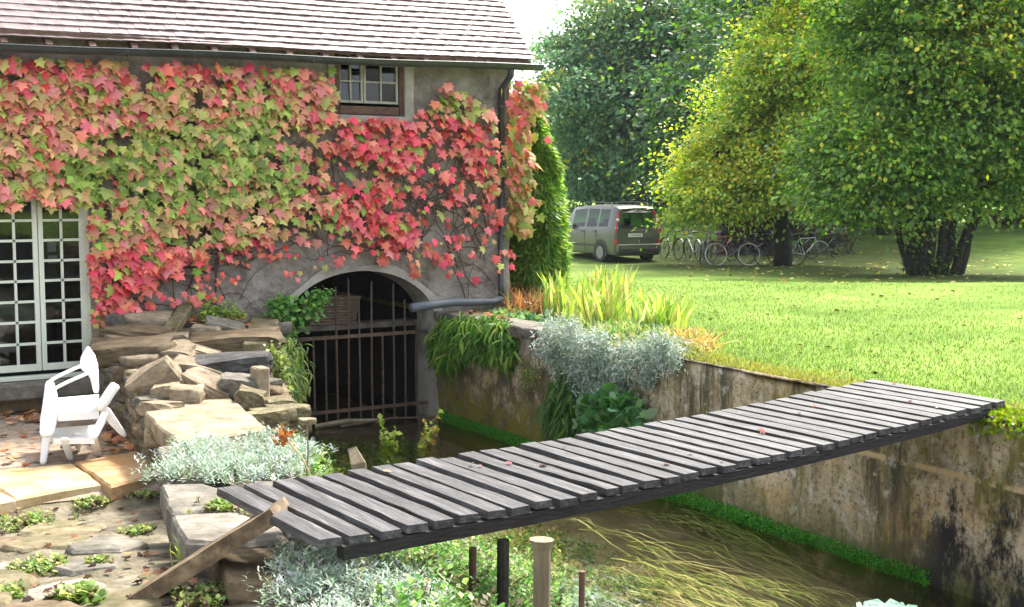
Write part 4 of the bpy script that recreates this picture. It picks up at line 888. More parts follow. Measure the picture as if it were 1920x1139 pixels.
for i, (x, D, w, h, lab) in enumerate([(1075, 88, 60, 30, 'low dark bush at the far edge of the lawn, left of the car roof'), (1180, 88, 75, 42, 'low dark bush at the far edge of the lawn, right above the car'), (1300, 86, 80, 45, 'low dark bush at the far edge of the lawn, right of the car'), (1430, 84, 90, 60, 'bush in deep shade behind the yellowing tree'), (1570, 80, 90, 60, 'yellowish bush seen between the two nearer tree trunks'), (1700, 76, 90, 50, 'bush behind the many-stemmed tree'), (1850, 84, 110, 60, 'bush above the pink garden wall at far right')]):
    b = side(x, 385, D); b[2] = float(zlawn(b[0], b[1])); cen = b+[0, 0, sc(h*.55, D)]
    n = 3800; d = rv(n, .1); rr = rng.uniform(.5, 1, (n, 1))**.4; pos = cen+d*rr*np.array([sc(w, D), sc(w*.6, D), sc(h*.75, D)])*(.8+.4*fbm(d*3+i, 5, 2)[:, None]); pos = pos[pos[:, 2] > b[2]]
    n = len(pos); cols = [G_D, G_M, G_B] if i != 4 else [G_Y, G_L, G_M]
    bu = thing('background_bush', tuple(b), lab, 'bush', 'bushes closing the view'); o = cloud('foliage', QUAD, pos, rv(n), rv(n, .8), .36*rng.uniform(.6, 1.3, n), pal(cols, n), mLeaf, bu); o['kind'] = 'stuff'
    G().tube([b-[0, 0, .2], cen], .08, 5).obj('stem', mBark, bu)

# columnar evergreen at the house corner, with creeper over its top
bE = np.array([9.42, 15.05, -1.68]); ev = thing('columnar_shrub', tuple(bE), 'tall narrow green shrub growing at the corner of the house', 'shrub')
n = 26000; z = rng.uniform(0, 1, n)**.9; a = rng.uniform(0, 6.283, n); hgt = 2.95
prof = np.interp(z, [0, .12, .45, .75, .92, 1], [.34, .42, .44, .36, .24, .10]); lump = .6+.8*fbm(np.c_[np.cos(a)*1.8, np.sin(a)*1.8, z*6], 81, 2)
rr = prof*lump*rng.uniform(.55, 1, n)**.5; pos = bE+np.c_[np.cos(a)*rr*.92-.28*z*z, np.sin(a)*rr, .05+z*hgt]
out = np.c_[np.cos(a), np.sin(a), np.zeros(n)]; o = cloud('foliage', NARROW, pos, unit(out*.7+rv(n)*.5+[0, 0, -.5]), unit(out+rv(n)*.7), .14*rng.uniform(.6, 1.3, n), pal([(.12, .22, .035), (.19, .31, .05), (.29, .38, .08), G_M], n, .35, [.3, .3, .2, .2]), mTree, ev); o['kind'] = 'stuff'
G().tube([bE-[0, 0, .1], bE+[0, 0, 2.5]], [.06, .02], 6).obj('trunk', mBark, ev)

# ================================================================== CREEPER ON THE WALL
cre = thing('virginia_creeper', (5.0, YW-.06, -1.9), 'red, pink and green autumn creeper spread over the house front', 'creeper')
def wall_pt(px, py): return np.array([PY(x, y, YW-.05) for x, y in zip(px, py)])
def dens(q):
    x, y = q[:, 0], q[:, 1]; d = np.ones(len(q))
    low = np.interp(x, [-200, 0, 160, 172, 200, 330, 430, 470, 560, 600, 700, 780, 850, 925, 960], [378, 378, 385, 560, 560, 505, 480, 450, 430, 440, 455, 490, 495, 470, 480])
    d *= np.clip((low-y)/30+.5, 0, 1)
    top = np.interp(x, [-200, 0, 640, 760, 830, 900, 930], [100, 104, 128, 220, 150, 190, 200]); d *= np.clip((y-top)/12, 0, 1)
    d[(x > 618) & (x < 768) & (y < 222)] = 0
    d[(x > 755) & (x < 805) & (y < 205)] *= .15
    sp = .15+.85*np.clip((520-x)/60, 0, 1)+.0
    mid = (x > 500) & (y > 235); n = fbm(np.c_[x/55, y/55, x*0], 91, 3); d[mid] *= (sp[mid]+np.clip((n[mid]-.45)*4.5, 0, .8))
    d *= np.where(x > 925, .0, 1)
    # sparse low zone
    s2 = (x > 172) & (y >= low-10) & (y < np.interp(x, [172, 200, 420, 540, 600, 900], [600, 585, 560, 545, 500, 520])); d = np.where(s2, np.maximum(d, .10+.10*(n > .55)), d)
    s3 = (x > 168) & (x < 205) & (y > 380) & (y < 615); d = np.where(s3, .8, d)
    ar = (np.hypot((x-672)/125, (y-640)/150) < 1) ; d[ar & (y > 490)] *= .08
    d[(x > -300) & (x < 166) & (y > 385+8*np.sin(x/14))] = 0
    d = d*np.clip((fbm(np.c_[x/26, y/15, x*0+2], 93, 2)-.30)*4.5, .06, 1)
    return np.clip(d, 0, 1)
def creeper_col(q):
    x, y = q[:, 0], q[:, 1]; n = len(q)
    gr = .12+.75*np.exp(-((x-330)/190)**2-((y-300)/85)**2)+.5*np.exp(-((x-120)/140)**2-((y-330)/70)**2)+.45*np.exp(-((x-480)/60)**2-((y-290)/120)**2)+.3*np.exp(-((x-850)/60)**2-((y-190)/30)**2)+.25*np.exp(-((x-200)/120)**2-((y-400)/50)**2)
    red = .32+.45*np.clip((170-y)/60, 0, 1)+.5*np.clip((x-560)/60, 0, 1)*np.clip((y-200)/30, 0, 1)+.75*np.clip((y-440)/40, 0, 1)*(x < 560)+.2*np.clip((120-x)/120, 0, 1)*np.clip((260-y)/60, 0, 1)
    k = fbm(np.c_[x/38, y/38, x*0], 95, 2); u = rng.random(n)*.55+k*.45
    gr = gr*(.55+.9*fbm(np.c_[x/60, y/60, x*0+4], 97, 2)); c = pal([(.62, .27, .16), (.58, .36, .16), (.46, .38, .12), (.66, .22, .17)], n, .35)
    rsel = u < red*.85; c[rsel] = pal([(.68, .07, .11), (.64, .12, .10), (.72, .17, .17), (.66, .20, .11), (.46, .04, .03)], rsel.sum(), .25, [.22, .25, .2, .23, .1])
    gs = rng.random(n) < gr*.85; c[gs] = pal([(.22, .32, .045), (.34, .42, .08), (.44, .45, .12), (.13, .21, .035)], gs.sum(), .25, [.3, .3, .25, .15]); return c
px = rng.uniform(-60, 960, 60000); py = rng.uniform(95, 625, 60000); q = np.c_[px, py]; keep = rng.random(len(q)) < dens(q); q = q[keep]
# thin out so the leaves overlap like shingles
q = q[:6600]
P = np.array([PY(x, y, YW-.045) for x, y in q]); n = len(P)
small = ((q[:, 0] > 380) & (q[:, 1] > 455) & (q[:, 0] < 570)) | ((q[:, 0] > 560) & (rng.random(n) < .45)) | ((q[:, 0] < 205) & (q[:, 1] > 520))
size = np.where(small, rng.uniform(.04, .08, n), .068+.085*rng.random(n)**1.2); P[:, 1] -= rng.uniform(.0, .10, n)+.16*np.clip(fbm(np.c_[q[:, 0]/30, q[:, 1]/22, q[:, :1]*0], 101, 2)-.35, 0, 1)*np.where(small, .2, 1)+np.where(small, 0, .03)*rng.random(n)+.05*fbm(np.c_[q/70, q[:, :1]*0], 99, 2)
tip = unit(np.c_[rng.normal(0, .5, n), -.55+rng.normal(0, .2, n), -np.ones(n)]); nn = unit(np.c_[rng.normal(0, .42, n), -np.ones(n), .6+rng.normal(0, .42, n)]); cc = creeper_col(q)
big = np.argsort(-size-(P[:, 1] < YW-.1)*.05)[:300]; big_set = set(big.tolist()); rest = np.array([i for i in range(n) if i not in big_set])
lm = {}
cq = np.array([(.66, .10, .13), (.62, .16, .12), (.72, .24, .24), (.57, .26, .13), (.52, .33, .13), (.20, .28, .05), (.30, .36, .08), (.38, .38, .11)])
for ki, c_ in enumerate(cq):
    me = bpy.data.meshes.new('leaf'); me.from_pydata([tuple(v) for v in MAPLE[0]*(1, 1, 1+.3*(ki % 3))], [], [tuple(map(int, f)) for f in MAPLE[1]])
    at = me.color_attributes.new('Col', 'FLOAT_COLOR', 'POINT'); vc = np.ones((13, 4), np.float32); vc[:, :3] = c_; vc[0, :3] *= .85; at.data.foreach_set('color', vc.ravel()); me.materials.append(mCre); lm[ki] = me
BM = basis(tip, nn)
for i in big:
    ki = int(np.argmin(((cq-cc[i])**2).sum(1))); o = bpy.data.objects.new('leaf', lm[ki]); COL.objects.link(o); o.parent = cre
    Mx = Matrix([[*BM[i][r], 0] for r in range(3)]+[[0, 0, 0, 1]]); o.matrix_local = Matrix.Translation(Vector(P[i])-cre.location)@Mx@Matrix.Scale(float(size[i])*1.05, 4)
o = cloud('leaves', MAPLE, P[rest], tip[rest], nn[rest], size[rest], cc[rest], mCre, cre); o['kind'] = 'stuff'
g = G(); rs = np.random.default_rng(3)
for k in range(460):
    x = rs.uniform(-.5, 8.35); z = rs.uniform(-1.6, -.2) if k % 3 else rs.uniform(-1, .9); a = rs.uniform(.2, 2.9); pts = []
    for i in range(rs.integers(8, 18)):
        if (AX-AW-.15 < x < AX+AW+.15 and z < AZ+AR+.12) or (DX0-.05 < x < DX1+.1 and z < .0) or x > 8.4 or z > 1.45 or z < -2.1 or (WX0-.1 < x < WX1+.1 and z > .75): break
        pts.append((x, YW-.045-rs.uniform(0, .012), z)); a += rs.normal(0, .35); x += .12*math.cos(a); z += .12*math.sin(a)
    if len(pts) > 2: r0 = rs.uniform(.004, .011); g.tube(pts, np.linspace(r0, .002, len(pts)), 4, cap=False)
g.obj('stem', mStem, cre)['kind'] = 'stuff'
# creeper trailing over the corner and the shrub top
n = 420; u = rng.random(n); a = PY(950, 150, YW-.08); pos = np.c_[rng.normal(8.72, .12, n)+.35*np.clip(1-u*2.2, 0, 1)*rng.random(n), YW-.10-rng.random(n)*.12+.3*(rng.random(n) < .3), 1.40-2.0*u**1.2]
cl = pal([(.52, .22, .09), (.30, .30, .07), (.58, .14, .12), (.22, .28, .05), (.46, .30, .12)], n)
o = cloud('corner_leaves', MAPLE, pos, unit(np.c_[rng.normal(0, .5, n), rng.normal(-.4, .3, n), -np.ones(n)]), unit(np.c_[rng.normal(.2, .5, n), -np.ones(n), .5*np.ones(n)]), rng.uniform(.08, .16, n), cl, mLeaf, cre); o['kind'] = 'stuff'

# ================================================================== SMALL PLANTS
def in_px(poly, n):
    p = np.array(poly, float); q = np.c_[rng.uniform(p[:, 0].min(), p[:, 0].max(), n*6), rng.uniform(p[:, 1].min(), p[:, 1].max(), n*6)]
    q = q[inpoly(q, poly)]; return q[:n]
def ground_pts(poly, n, hf, t0=2.5, t1=40, base=90):
    """n points on the ground inside an outline (traced as ground points), jittered between traced spots"""
    q = in_px(poly, base); P = np.array([HIT(x, y, hf, t0, t1, 500) for x, y in q]); i = rng.integers(0, len(P), n); j = rng.normal(0, .06, (n, 2)); P = P[i].copy(); P[:, :2] += j; P[:, 2] = [float(hf(a_, b_)) for a_, b_ in P[:, :2]]; return P
SILV = [(.36, .43, .35), (.45, .51, .43), (.26, .34, .25), (.32, .40, .32), (.20, .27, .16)]
def cushion(name, label, P, n, h, leaf, cols, mat=None, group=None, cat='plant', tpl=NARROW, spread=.07, upb=.9, flop=.5):
    base = P.mean(0); root = thing(name, tuple(base), label, cat, group); k = len(P); nsh = n//9
    i = rng.integers(0, k, nsh); b = P[i]+np.c_[rng.normal(0, spread, (nsh, 2)), np.zeros(nsh)]; hh = h*(.35+.9*fbm(b*3.2, 17, 2))*rng.uniform(.6, 1.1, nsh)
    lean = np.c_[rng.normal(0, .35, (nsh, 2)), np.ones(nsh)]; s = np.repeat(np.arange(nsh), 9); f = np.tile(np.linspace(.25, 1, 9), nsh)
    pos = b[s]+unit(lean)[s]*(hh[s]*f)[:, None]; az = rng.uniform(0, 6.283, len(s)); out = np.c_[np.cos(az), np.sin(az), upb*(f-.1)+rng.normal(0, .2, len(s))]
    nn = unit(np.c_[-out[:, 0]*.4, -out[:, 1]*.4, np.ones(len(s))]+rv(len(s))*.4)
    col = pal(cols, nsh, .2)[s]*rng.uniform(.8, 1.2, (len(s), 1))
    o = cloud('foliage', tpl, pos, unit(out), nn, leaf*rng.uniform(.6, 1.25, len(s)), np.clip(col, .01, .95), mat or mSilver, root); o['kind'] = 'stuff'
    g = G()
    for q in range(0, nsh, max(1, nsh//60)): g.tube([b[q], b[q]+unit(lean)[q]*hh[q]], .003, 3, cap=False)
    o = g.obj('stem', mStem, root); o['kind'] = 'stuff'; return root
bsurf = lambda X, Y: -1.93
P = ground_pts([(305, 905), (350, 840), (460, 822), (540, 830), (575, 890), (520, 905), (420, 912)], 700, lambda X, Y: float(np.interp(Y, [7, 9.5], [-1.93, -1.97])))
cushion('silver_plant', 'cushion of silvery white leaved plant between the big flat slab and the bridge end', P, 11000, .15, .042, SILV)
P = ground_pts([(540, 1139), (560, 1050), (640, 1040), (680, 1070), (700, 1139)], 500, lambda X, Y: -1.84)
cushion('silver_plant', 'silvery leaved plant at the bottom edge just below the left end of the bridge', P, 7000, .17, .036, SILV)
P = ground_pts([(690, 1110), (740, 1090), (800, 1190), (620, 1230), (600, 1160)], 500, lambda X, Y: -1.86)
cushion('silver_plant', 'brightest white silvery plant cut by the bottom edge of the photo', P, 6000, .13, .034, [(.48, .54, .45), (.55, .61, .52), (.36, .44, .33)])
# bank vegetation under and behind the bridge
GRN = [(.09, .22, .04), (.15, .30, .055), (.23, .38, .09), (.05, .13, .025)]
def bankpatch(poly, n, h, leaf, cols, label, tpl=QUAD, name='bank_plant', mat=None, hf=None, **k):
    P = ground_pts(poly, 600, hf or (lambda X, Y: float(zbank(X, Y))), base=120); return cushion(name, label, P, n, h, leaf, cols, mat or mLeaf, tpl=tpl, **k)
bankpatch([(690, 1090), (760, 1035), (900, 1030), (960, 1060), (940, 1170), (760, 1180)], 11000, .28, .040, GRN+[(.2, .18, .07)], 'lush bright green leafy weeds on the bank below the bridge, left part')
bankpatch([(900, 1040), (1010, 1010), (1060, 1060), (1020, 1170), (900, 1170)], 9000, .28, .038, GRN+[(.30, .34, .12), (.26, .2, .1)], 'mixed green and straw coloured weeds round the wooden stakes')
bankpatch([(800, 1120), (1000, 1110), (1040, 1250), (760, 1260)], 9000, .30, .036, GRN[:2]+[(.3, .36, .14), (.07, .16, .03), (.16, .14, .06)], 'tall bright weeds hiding the feet of the dark stakes at the bottom edge')
bankpatch([(880, 1075), (1000, 1070), (1000, 1120), (880, 1130)], 5000, .24, .032, GRN+[(.28, .3, .12), (.2, .15, .08)], 'dense mixed weeds in front of the dark short stakes under the bridge')
bankpatch([(1040, 1060), (1090, 1040), (1180, 1110), (1240, 1150), (1060, 1180)], 7000, .20, .045, SILV[2:]+[(.16, .28, .08), (.2, .33, .12)], 'pale silvery green weeds at the water edge right of the stakes', mat=mSilver)
bankpatch([(850, 1000), (1040, 965), (1080, 1010), (1000, 1040), (850, 1040)], 4500, .14, .045, [(.2, .22, .06), (.14, .2, .05), (.3, .28, .12), (.09, .16, .03)], 'low straw and olive weeds directly under the middle of the bridge')
bankpatch([(1130, 1100), (1210, 1090), (1270, 1150), (1140, 1170)], 2600, .16, .09, [(.5, .56, .36), (.32, .4, .2), (.4, .46, .25)], 'pale long leaved tuft at the water edge, bottom centre', tpl=NARROW)
bankpatch([(560, 870), (610, 850), (700, 855), (820, 870), (840, 885), (640, 915), (560, 920)], 2600, .30, .06, [(.14, .26, .05), (.22, .34, .07), (.09, .18, .035)], 'nettle like green weeds behind the left third of the bridge')
# the bright yellow green seedling clump behind the bridge
for (x, yb, yt, dx, lab, cols) in ((735, 880, 800, -10, 'bright lime leaved sapling behind the bridge, left of the two', [(.34, .44, .06), (.22, .36, .06), (.42, .48, .12)]), (790, 880, 782, 22, 'taller lime and yellow sapling leaning right behind the bridge', [(.38, .46, .06), (.3, .42, .08), (.45, .3, .08)])):
    p = HIT(x, yb+10, lambda X, Y: float(zbank(X, Y))); d = float(p@fh); root = thing('sapling', tuple(p), lab, 'plant'); top = PD(x+dx, yt, d-.2); g = G(); Ps = []
    for k in range(7):
        e = p+(top-p)*rng.uniform(.55, 1.05)+rv(1)[0]*.10; g.tube([p, (p+e)/2+rv(1)[0]*.03, e], [.008, .006, .003], 4, cap=False); Ps += [p+(e-p)*f for f in np.linspace(.3, 1, 22)]
    g.obj('stem', mRust, root)['kind'] = 'stuff'; Ps = np.array(Ps); n = len(Ps)
    cloud('leaves', QUAD, Ps, unit(rv(n)+[0, 0, -.1]), unit(rv(n, 1.2)), rng.uniform(.05, .10, n), pal(cols, n), mLeaf, root)['kind'] = 'stuff'
for pts, lab in (((840, 735, 758, 870), 'bare reddish twig arching up over the water beside the canal wall'), ((700, 765, 740, 850), 'thin dark bramble stem rising in front of the gate')):
    x0, y0, x1, y1 = pts; a = HIT(x1, y1+20, lambda X, Y: float(zbank(X, Y))); b = PD(x0, y0, float(a@fh)+.4); tag(G().tube([a, (a+b)/2+[0, 0, .04], b], [.007, .006, .003], 4).obj('twig', mRust), lab, 'twig')
# dried flower stalk and brown dead flower head
a = PZ(574, 905, -1.95); b = PD(576, 793, float(a@fh)); fs = thing('dried_flower', tuple(a), 'dry pale flower stalk with a flat head standing beside the silver plant', 'flower')
G().tube([a, (a+b)/2+[.01, 0, 0], b], .006, 5).obj('stalk', mPale, fs); rock('flower_head', tuple(b+[0, 0, .012]), (.10, .09, .035), mPale, fs)
a = PZ(600, 930, -1.9); b = PD(532, 818, float(a@fh)+.15); fs = thing('dead_flower', tuple(a), 'yellow stalk ending in a curled brown seed head over the silver plant', 'flower')
G().tube([a, (a*.5+b*.5)+[0, 0, .06], b], .006, 5).obj('stalk', mYel, fs); n = 60
cloud('seed_head', QUAD, b+rng.normal(0, .035, (n, 3)), rv(n), rv(n), .04, pal([(.30, .13, .04), (.2, .08, .03)], n), mLeaf, fs)['kind'] = 'stuff'
# foreground weeds (each a small tuft)
zf = lambda X, Y: float(zleft(X, Y))
TU = [(55, 985, 60, 'lime weed tuft in front of the yellow slabs, far left'), (170, 945, 26, 'small weed under the front edge of the middle slab'), (268, 930, 26, 'small weed at the corner of the ochre slab'), (75, 1070, 50, 'green weed clump near the left edge above the bottom corner'), (258, 1000, 24, 'small weed left of the loose plank'),
      (145, 1128, 34, 'bright green broad leaf weed at the bottom edge, left'), (380, 1134, 50, 'green weed clump at the bottom edge below the loose plank'), (445, 1048, 22, 'small mossy weed under the loose plank'), (360, 1075, 20, 'grass tuft growing against the loose plank'), (430, 950, 44, 'yellowish weed growing on the block beside the bridge end'), (5, 1120, 30, 'weed tuft in the bottom left corner'), (190, 1060, 18, 'tiny weed between the flagstones')]
for x, y, w, lab in TU:
    p = HIT(x, y, zf) if x != 430 else PZ(x, y, -1.83); r = w/F_*float(p@fh); n = int(60+w*5); PP = p+np.c_[rng.normal(0, r*.55, (n, 2)), np.zeros(n)]
    if 'grass' in lab: 
        root = thing('weed', tuple(p), lab, 'weed'); cloud('blades', BLADE, PP[:30], unit(np.c_[rng.normal(0, .3, (30, 2)), np.ones(30)]), rv(30), rng.uniform(.12, .26, 30), pal([(.3, .4, .08), (.4, .45, .15)], 30), mLeaf, root)['kind'] = 'stuff'
    else: cushion('weed', lab, PP, n*3, .05 if w < 45 else .07, .05 if 'broad' in lab else .03, [(.20, .28, .06), (.12, .20, .04), (.32, .38, .12), (.2, .16, .08)], mLeaf, tpl=ROUND if 'broad' in lab else QUAD, spread=r*.15, cat='weed')
# left arch plants
def hang(name, lab, pos, n, size, cols, tpl=FROND, cat='fern', outdir=(0, -1, 0), down=.9, mat=None, sd=.4):
    base = pos.mean(0); root = thing(name, tuple(base), lab, cat); i = rng.integers(0, len(pos), n); p = pos[i]+rng.normal(0, .05, (n, 3)); o_ = np.array(outdir)
    t = unit(o_*.7+rng.normal(0, sd, (n, 3))+[0, 0, -down*.5]); nn = unit(o_*.6+np.array([0, 0, .9])+rv(n)*.3)
    cloud('fronds', tpl, p, t, nn, size*rng.uniform(.5, 1.2, n), pal(cols, n, .3), mat or mLeaf, root)['kind'] = 'stuff'; return root
FG = [(.05, .15, .02), (.09, .22, .03), (.16, .28, .04), (.035, .10, .015)]
q = in_px([(830, 610), (860, 604), (900, 612), (935, 605), (955, 640), (965, 680), (920, 672), (880, 660), (845, 690), (812, 690), (812, 645)], 260); P = np.array([PX(x, y-8, XC-.12) for x, y in q])
hang('fern_curtain', 'dense green fern hanging over the canal wall beside the drain pipe', P, 3800, .15, FG+[(.22, .32, .05)], outdir=(-1, -.35, 0))
q = in_px([(505, 690), (530, 640), (560, 655), (568, 700), (550, 750), (520, 800), (500, 790)], 200); P = np.array([PY(x, y, 12.6+.9*(x-500)/60) for x, y in q])
hang('fern_curtain', 'mossy fern hanging on the wing wall at the left of the gate', P, 2600, .13, [(.06, .13, .02), (.12, .2, .03), (.2, .26, .04)], outdir=(.1, -1, 0))
q = in_px([(488, 700), (515, 650), (530, 700), (525, 800), (498, 820)], 160); P = np.array([PY(x, y, 12.3) for x, y in q])
hang('ivy', 'yellow green moss and ivy on the end of the wing wall', P, 1700, .07, [(.16, .22, .03), (.22, .28, .04), (.1, .16, .025)], tpl=QUAD, cat='ivy', outdir=(-.2, -1, 0))
q = in_px([(500, 580), (520, 560), (560, 580), (600, 550), (615, 548), (600, 575), (560, 610), (545, 640), (510, 600)], 160); P = np.array([PY(x, y, 14.15) for x, y in q])
hang('elder_sprig', 'fresh green leafy sprig reaching across the left side of the arch', P, 1100, .09, [(.10, .26, .06), (.16, .34, .08), (.24, .38, .08)], tpl=QUAD, cat='plant', outdir=(.2, -1, .3), down=.2)
q = in_px([(370, 590), (400, 575), (450, 580), (455, 598), (380, 603)], 60); P = np.array([PY(x, y, 14.1) for x, y in q])
hang('weed', 'low bright green weed at the wall foot behind the rubble heap', P, 500, .06, [(.18, .3, .04), (.26, .36, .06)], tpl=QUAD, cat='weed', down=0)
# right bank: silver cascade, lower leaves, grasses
q = in_px([(1008, 620), (1030, 598), (1075, 605), (1105, 635), (1130, 625), (1150, 650), (1200, 650), (1240, 625), (1275, 650), (1270, 690), (1225, 690), (1215, 735), (1205, 690), (1190, 680), (1175, 740), (1130, 730), (1105, 745), (1060, 735), (1035, 680), (1010, 660)], 420)
P = np.array([PX(x, y, XC-.20+.12*np.clip((y-600)/140, 0, 1)) for x, y in q])
root = hang('silver_plant', 'large silver grey plant cascading down the right canal wall', P, 13000, .062, SILV+[(.25, .33, .25), (.55, .58, .52)], tpl=NARROW, cat='plant', outdir=(-1, -.35, .3), down=.1, mat=mSilver, sd=.8)
q = in_px([(1035, 735), (1060, 690), (1085, 740), (1080, 800), (1040, 815), (1025, 790)], 120); P = np.array([PX(x, y, XC-.12) for x, y in q])
hang('fern', 'dark green grassy fern hanging low on the canal wall below the silver plant', P, 1100, .16, [(.05, .13, .02), (.1, .2, .03), (.035, .09, .02)], outdir=(-1, -.3, 0))
q = in_px([(1085, 780), (1110, 750), (1160, 740), (1200, 770), (1210, 800), (1130, 815), (1090, 810)], 90); P = np.array([PX(x, y, XC-.20) for x, y in q])
hang('broadleaf_plant', 'round leaved green and pale plant at the foot of the canal wall by the bridge', P, 330, .13, [(.12, .30, .10), (.3, .45, .28), (.08, .22, .05), (.18, .36, .12)], tpl=ROUND, cat='plant', outdir=(-1, -.5, .8), down=-.3)
for poly, n_, lab in (([(975, 700), (1000, 690), (1010, 720), (980, 730)], 260, 'small green tuft rooted in the canal wall left of the silver plant'), ([(1180, 620), (1290, 640), (1330, 660), (1290, 672), (1190, 650)], 900, 'straw and olive edge weeds between silver plant and lawn')):
    q = in_px(poly, 60); P = np.array([PX(x, y, XC-.1 if n_ < 500 else XC+.1) for x, y in q]); hang('weed', lab, P, n_, .07, [(.2, .26, .06), (.34, .32, .12), (.12, .2, .04)], tpl=NARROW, cat='weed', outdir=(-.6, -.3, .6), down=-.2, sd=.6)
def blades(name, lab, poly, n, h, cols, wind=.25, tpl=BLADE, cat='grass', nb=60, hf=None):
    q = in_px(poly, nb); f = hf or (lambda X, Y: float(zlawn(X, Y)) if X > XC else ZB+.06); P = np.array([HIT(x, y, f, 6, 60, 700) for x, y in q])
    root = thing(name, tuple(P.mean(0)), lab, cat); i = rng.integers(0, len(P), n); p = P[i]+np.c_[rng.normal(0, .06, (n, 2)), np.zeros(n)]; 
    t = unit(np.c_[rng.normal(0, wind, (n, 2)), np.ones(n)]); az = rng.uniform(0, 6.28, n); nn = np.c_[np.cos(az), np.sin(az), .2*np.ones(n)]
    cloud('blades', tpl, p, t, nn, h*rng.uniform(.45, 1.15, n), pal(cols, n, .25), mLeaf, root)['kind'] = 'stuff'
YG_ = [(.36, .44, .08), (.26, .38, .07), (.46, .46, .16), (.18, .30, .05)]
blades('iris_clump', 'tall yellow green iris leaves in front of the car, the biggest clump', [(1085, 590), (1150, 570), (1180, 600), (1140, 625), (1100, 622)], 380, .60, YG_, .2)
blades('iris_clump', 'narrow upright yellow green iris clump left of the biggest one', [(1030, 592), (1050, 580), (1060, 596), (1040, 602)], 130, .55, YG_, .12)
blades('iris_clump', 'smaller yellow green iris clump right of the biggest one', [(1200, 608), (1260, 595), (1275, 620), (1220, 630)], 300, .42, YG_+[(.5, .5, .2)], .25)
blades('dry_plant', 'rust brown withered leaves at the corner foot of the house', [(930, 590), (960, 565), (1025, 575), (1030, 592), (970, 600)], 700, .32, [(.36, .16, .06), (.45, .26, .12), (.25, .24, .06), (.2, .10, .05)], .6, BENT, 'plant')
blades('dry_plant', 'orange brown withered clump on the canal edge beyond the silver plant', [(1255, 645), (1300, 640), (1345, 655), (1300, 668)], 350, .20, [(.45, .28, .08), (.5, .4, .15), (.36, .2, .07)], .5, BENT, 'plant')
blades('low_border_plant', 'low bluish green border plant behind the coping slabs', [(930, 588), (985, 592), (1010, 604), (950, 604)], 500, .12, [(.12, .26, .12), (.2, .34, .14), (.28, .34, .1)], .7, QUAD, 'plant')
blades('low_border_plant', 'mixed green border plants between the iris clumps and the silver plant', [(1070, 612), (1200, 615), (1260, 640), (1180, 645), (1080, 630)], 1400, .17, [(.22, .32, .08), (.3, .38, .1), (.12, .24, .06), (.4, .4, .2)], .6, NARROW, 'plant')
# moss cushion on the wall top at the right end of the bridge
p = PX(1870, 795, XC-.03); n = 2600; pos = np.c_[XC+rng.uniform(-.12, .25, n), rng.uniform(4.6, 6.0, n), np.zeros(n)]; pos[:, 2] = ZB+.02-.18*np.clip((XC-pos[:, 0])/.12, 0, 1)*rng.random(n)
mc = thing('moss_cushion', (XC, 5.4, ZB), 'yellow green moss cushion on the wall top beside the right end of the bridge', 'moss'); cloud('moss', QUAD, pos, rv(n, .6), rv(n, .5), .05*rng.uniform(.5, 1.2, n), pal([(.28, .34, .02), (.2, .28, .02), (.12, .2, .02)], n), mLeaf, mc)['kind'] = 'stuff'
# algae strip at the water line of the right wall
n = 34000; y = rng.uniform(6.3, 14.2, n); pos = np.c_[XC-.02-.12*rng.random(n)**1.5*(.6+.8*fbm(np.c_[y*2, y*0, y*0], 7, 2)), y, ZWAT+.005+.11*rng.random(n)**1.3]
k_ = ~((y > 8.9) & (y < 9.4) & (rng.random(n) < .5)); pos = pos[k_]; n = len(pos)
o = cloud('algae', QUAD, pos, unit(rv(n)*.5+[-.5, -.3, -.3]), rv(n, .9), .021*rng.uniform(.5, 1.2, n), pal([(.05, .26, .02), (.08, .34, .03), (.03, .16, .015), (.14, .36, .03)], n, .3), mLeaf); tag(o, 'bright green weed strip growing along the water line of the right canal wall', 'water weed', kind='stuff')
# long streaming water weed
q = in_px([(1040, 960), (1140, 955), (1250, 930), (1330, 960), (1520, 1080), (1600, 1139), (1260, 1200), (1150, 1080)], 110); P = np.array([PZ(x, y, ZWAT-.03) for x, y in q]); TVs = []
n = 560; i = rng.integers(0, len(P), n); c_i = rng.random(len(P)) < .7; g = []; Vv = []; Ff = []; Cc = []; b = 0
for k in range(n):
    if not c_i[i[k]]: continue
    s = P[i[k]]+np.array([rng.normal(0, .05), rng.normal(0, .08), 0]); L = rng.uniform(.4, 1.3); a = -math.pi/2+rng.normal(.06, .10); w = rng.uniform(.004, .014); m = 9; ph = rng.uniform(0, 6.28)
    col = np.array([(.26, .36, .08), (.42, .46, .16), (.15, .23, .05), (.62, .62, .34)][rng.integers(4)])*rng.uniform(.6, 1.1); pt = s.copy()
    for j in range(m+1):
        f = j/m; aa = a+.22*math.sin(ph+f*4); dr = np.array([math.cos(aa), math.sin(aa), 0]); pp = np.array([-dr[1], dr[0], 0]); ww = w*(1-f*.8)
        pt[2] = ZWAT-.06+.062*math.sin(math.pi*min(1, f*1.15))*rng.uniform(.5, 1); Vv += [pt+pp*ww, pt-pp*ww]; Cc += [col, col]; pt = pt+dr*L/m
    Ff += [(b+2*j, b+2*j+1, b+2*j+3, b+2*j+2) for j in range(m)]; b += 2*(m+1)
o = tris('water_weed', Vv, Ff, mLeaf, None, np.array(Cc)); tag(o, 'long straw green water weed streaming in the current near the bottom of the photo', 'water weed', kind='stuff')
